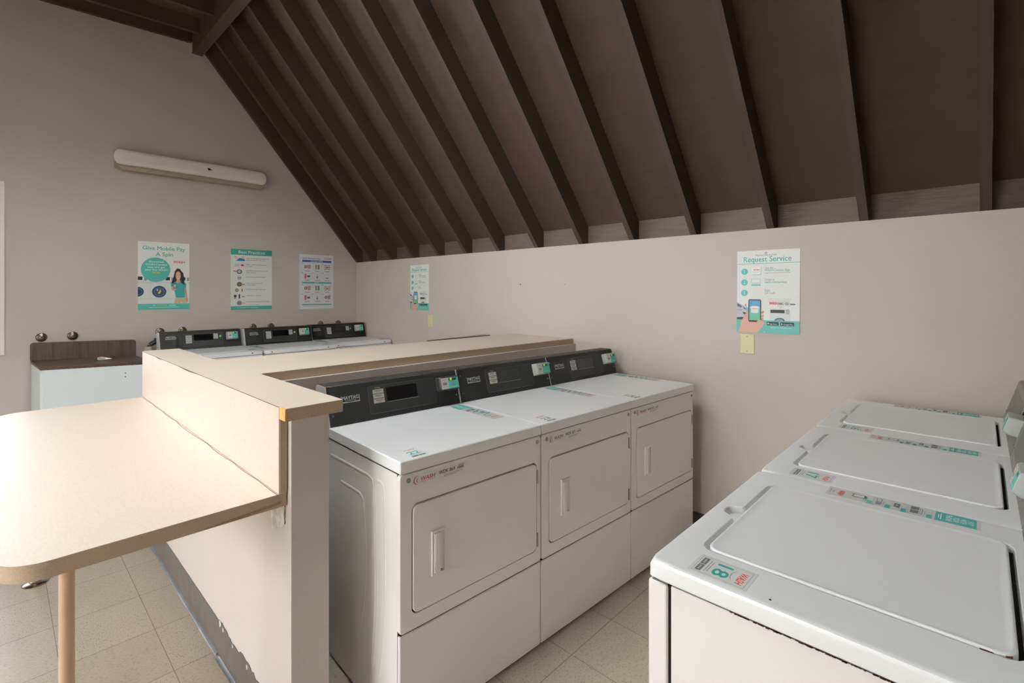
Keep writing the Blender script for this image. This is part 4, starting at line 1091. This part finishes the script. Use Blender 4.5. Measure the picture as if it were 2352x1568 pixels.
def service_poster(O, w, h, lab, up=(0, 0, 1), U=(0, -1, 0)):
    a = Art(w, h, bg=(236, 236, 234), t=0.003)
    a.ell(0.475, 0.965, 0.006, 0.006, (96, 96, 98)); a.ell(0.475, 0.965, 0.0035, 0.0035, (236, 236, 234))
    a.text('Machine Out of Order', 0.48, 0.930, 0.0165, (104, 120, 122), wid=0.35)
    a.text('Request Service', 0.49, 0.862, 0.045, TEAL, bold=0.014, wid=0.76)
    a.rect(0, 0.838, 1, 0.8435, TEAL)
    for k, y in enumerate((0.745, 0.612, 0.485)):
        a.circ(0.125, y, 0.0185, (84, 186, 178), n=32); a.text(str(k+1), 0.125, y-0.016, 0.022, (230, 242, 240), bold=0.02)
    a.rrect(0.247, 0.702, 0.402, 0.798, 0.008, (190, 190, 192)); a.rrect(0.242, 0.708, 0.394, 0.802, 0.008, (244, 244, 244)); wash_logo(a, 0.318, 0.755, 0.013, wid=0.105); a.rect(0.265, 0.735, 0.37, 0.739, (160, 200, 200))
    a.frame(0.24, 0.600, 0.392, 0.655, 0.0014, (130, 200, 196)); a.poly([(0.25, 0.590), (0.385, 0.590), (0.40, 0.570), (0.235, 0.570)], (130, 200, 196))
    g1 = (150, 158, 160); g2 = (120, 186, 180)
    a.text('Use the', 0.46, 0.772, 0.021, g1, 'L', wid=0.135); a.text('WASH-Connect App', 0.46, 0.742, 0.021, g2, 'L', bold=0.012, wid=0.38); a.rect(0.46, 0.720, 0.86, 0.724, g1)
    a.rect(0.46, 0.690, 0.88, 0.6915, (200, 202, 202))
    a.text('Online at', 0.46, 0.630, 0.021, g1, 'L', wid=0.155); a.text('wash.com/service', 0.46, 0.600, 0.021, g2, 'L', bold=0.012, wid=0.34); a.rect(0.46, 0.552, 0.88, 0.5535, (200, 202, 202))
    a.text('Scan', 0.46, 0.502, 0.021, g1, 'L', wid=0.08); a.text('QR Code', 0.46, 0.470, 0.021, (150, 176, 176), 'L', wid=0.165)
    a.rect(0.50, 0.408, 0.88, 0.412, (190, 194, 196)); a.rect(0.53, 0.388, 0.86, 0.392, (190, 194, 196))
    # van at the left edge
    a.poly([(0, 0.37), (0.04, 0.355), (0.12, 0.33), (0.16, 0.29), (0.19, 0.25), (0.19, 0.18), (0, 0.165)], (196, 198, 202)); a.poly([(0.005, 0.355), (0.04, 0.345), (0.09, 0.318), (0.07, 0.30), (0.005, 0.32)], (88, 96, 108)); a.poly([(0.10, 0.32), (0.14, 0.30), (0.165, 0.275), (0.12, 0.285)], (88, 96, 108))
    a.poly([(0, 0.18), (0.19, 0.19), (0.19, 0.155), (0, 0.155)], (60, 62, 66)); wash_logo(a, 0.045, 0.265, 0.010, wid=0.075); a.poly([(0.10, 0.25), (0.18, 0.235), (0.18, 0.21), (0.11, 0.225)], (50, 52, 56))
    a.poly([(0.13, 0.345), (0.16, 0.35), (0.165, 0.32), (0.14, 0.315)], (190, 150, 120)); a.poly([(0.15, 0.315), (0.20, 0.30), (0.20, 0.24), (0.16, 0.27)], (130, 180, 200))
    a.rect(0, 0, 1, 0.155, (104, 186, 180))
    # hand with phone
    sk = (214, 168, 150); sk2 = (200, 150, 132)
    a.poly([(0.02, 0.0), (0.06, 0.06), (0.07, 0.13), (0.13, 0.20), (0.17, 0.26), (0.20, 0.26), (0.21, 0.20), (0.24, 0.14), (0.40, 0.13), (0.46, 0.12), (0.42, 0.06), (0.34, 0.0)], sk)
    a.poly([(0.40, 0.25), (0.44, 0.27), (0.455, 0.25), (0.42, 0.225)], sk2); a.poly([(0.38, 0.20), (0.44, 0.225), (0.45, 0.20), (0.40, 0.175)], sk); a.poly([(0.34, 0.14), (0.43, 0.185), (0.45, 0.165), (0.38, 0.12)], sk2); a.poly([(0.32, 0.10), (0.43, 0.145), (0.47, 0.115), (0.38, 0.05)], sk)
    a.rrect(0.195, 0.130, 0.405, 0.405, 0.009, (44, 48, 54)); a.rect(0.212, 0.150, 0.388, 0.392, (120, 196, 190)); a.rect(0.212, 0.300, 0.388, 0.392, (96, 166, 204)); a.rect(0.212, 0.150, 0.388, 0.225, (112, 190, 150))
    a.ell(0.30, 0.305, 0.028, 0.010, (200, 222, 234)); a.rrect(0.242, 0.240, 0.358, 0.320, 0.007, (240, 240, 240)); wash_logo(a, 0.30, 0.282, 0.012, wid=0.085); a.rect(0.26, 0.262, 0.34, 0.266, (160, 200, 200))
    a.poly([(0.335, 0.135), (0.36, 0.155), (0.40, 0.160), (0.41, 0.14), (0.37, 0.12)], sk)
    # logo line and little washer
    wash_logo(a, 0.595, 0.345, 0.022, wid=0.135); a.frame(0.665, 0.325, 0.842, 0.378, 0.0007, (170, 172, 174)); a.text('ABC 123', 0.753, 0.342, 0.020, (80, 84, 88), bold=0.015, wid=0.155)
    for k in range(9): a.rect(0.855+k*0.009, 0.342, 0.860+k*0.009, 0.358, (70, 70, 72))
    a.poly([(0.72, 0.325), (0.735, 0.325), (0.70, 0.290), (0.695, 0.290)], (190, 192, 194))
    a.rect(0.545, 0.155, 0.86, 0.285, (222, 224, 226)); a.rect(0.555, 0.245, 0.775, 0.283, (50, 40, 44)); a.rect(0.795, 0.235, 0.845, 0.290, (170, 174, 178)); a.ell(0.70, 0.155, 0.027, 0.016, (80, 88, 96), a0=0, a1=180); a.ell(0.70, 0.155, 0.018, 0.010, (150, 160, 170), a0=0, a1=180)
    a.rrect(0.50, 0.095, 0.685, 0.138, 0.003, (34, 38, 42)); a.rrect(0.71, 0.095, 0.92, 0.138, 0.003, (34, 38, 42))
    a.text('App Store', 0.60, 0.103, 0.014, (210, 220, 220), wid=0.115); a.text('Google Play', 0.83, 0.103, 0.014, (210, 220, 220), wid=0.14); a.ell(0.522, 0.117, 0.004, 0.005, (220, 226, 226)); a.poly([(0.725, 0.105), (0.725, 0.128), (0.748, 0.117)], (210, 220, 220))
    a.rect(0.56, 0.068, 0.87, 0.073, (190, 226, 222)); a.circ(0.46, 0.012, 0.003, (230, 230, 228))
    tag(a.build('poster', O, U, up), lab, 'poster', 'request service posters')
service_poster((-0.0005, -1.181, 1.336), 0.336, 0.485, 'Request Service poster in the far part of the right wall, beyond the pipe chase counter')
service_poster((-0.0005, -4.617, 1.288), 0.340, 0.4875, 'Request Service poster at the near end of the right wall, above a wall plate', up=(0, -0.008, 1))
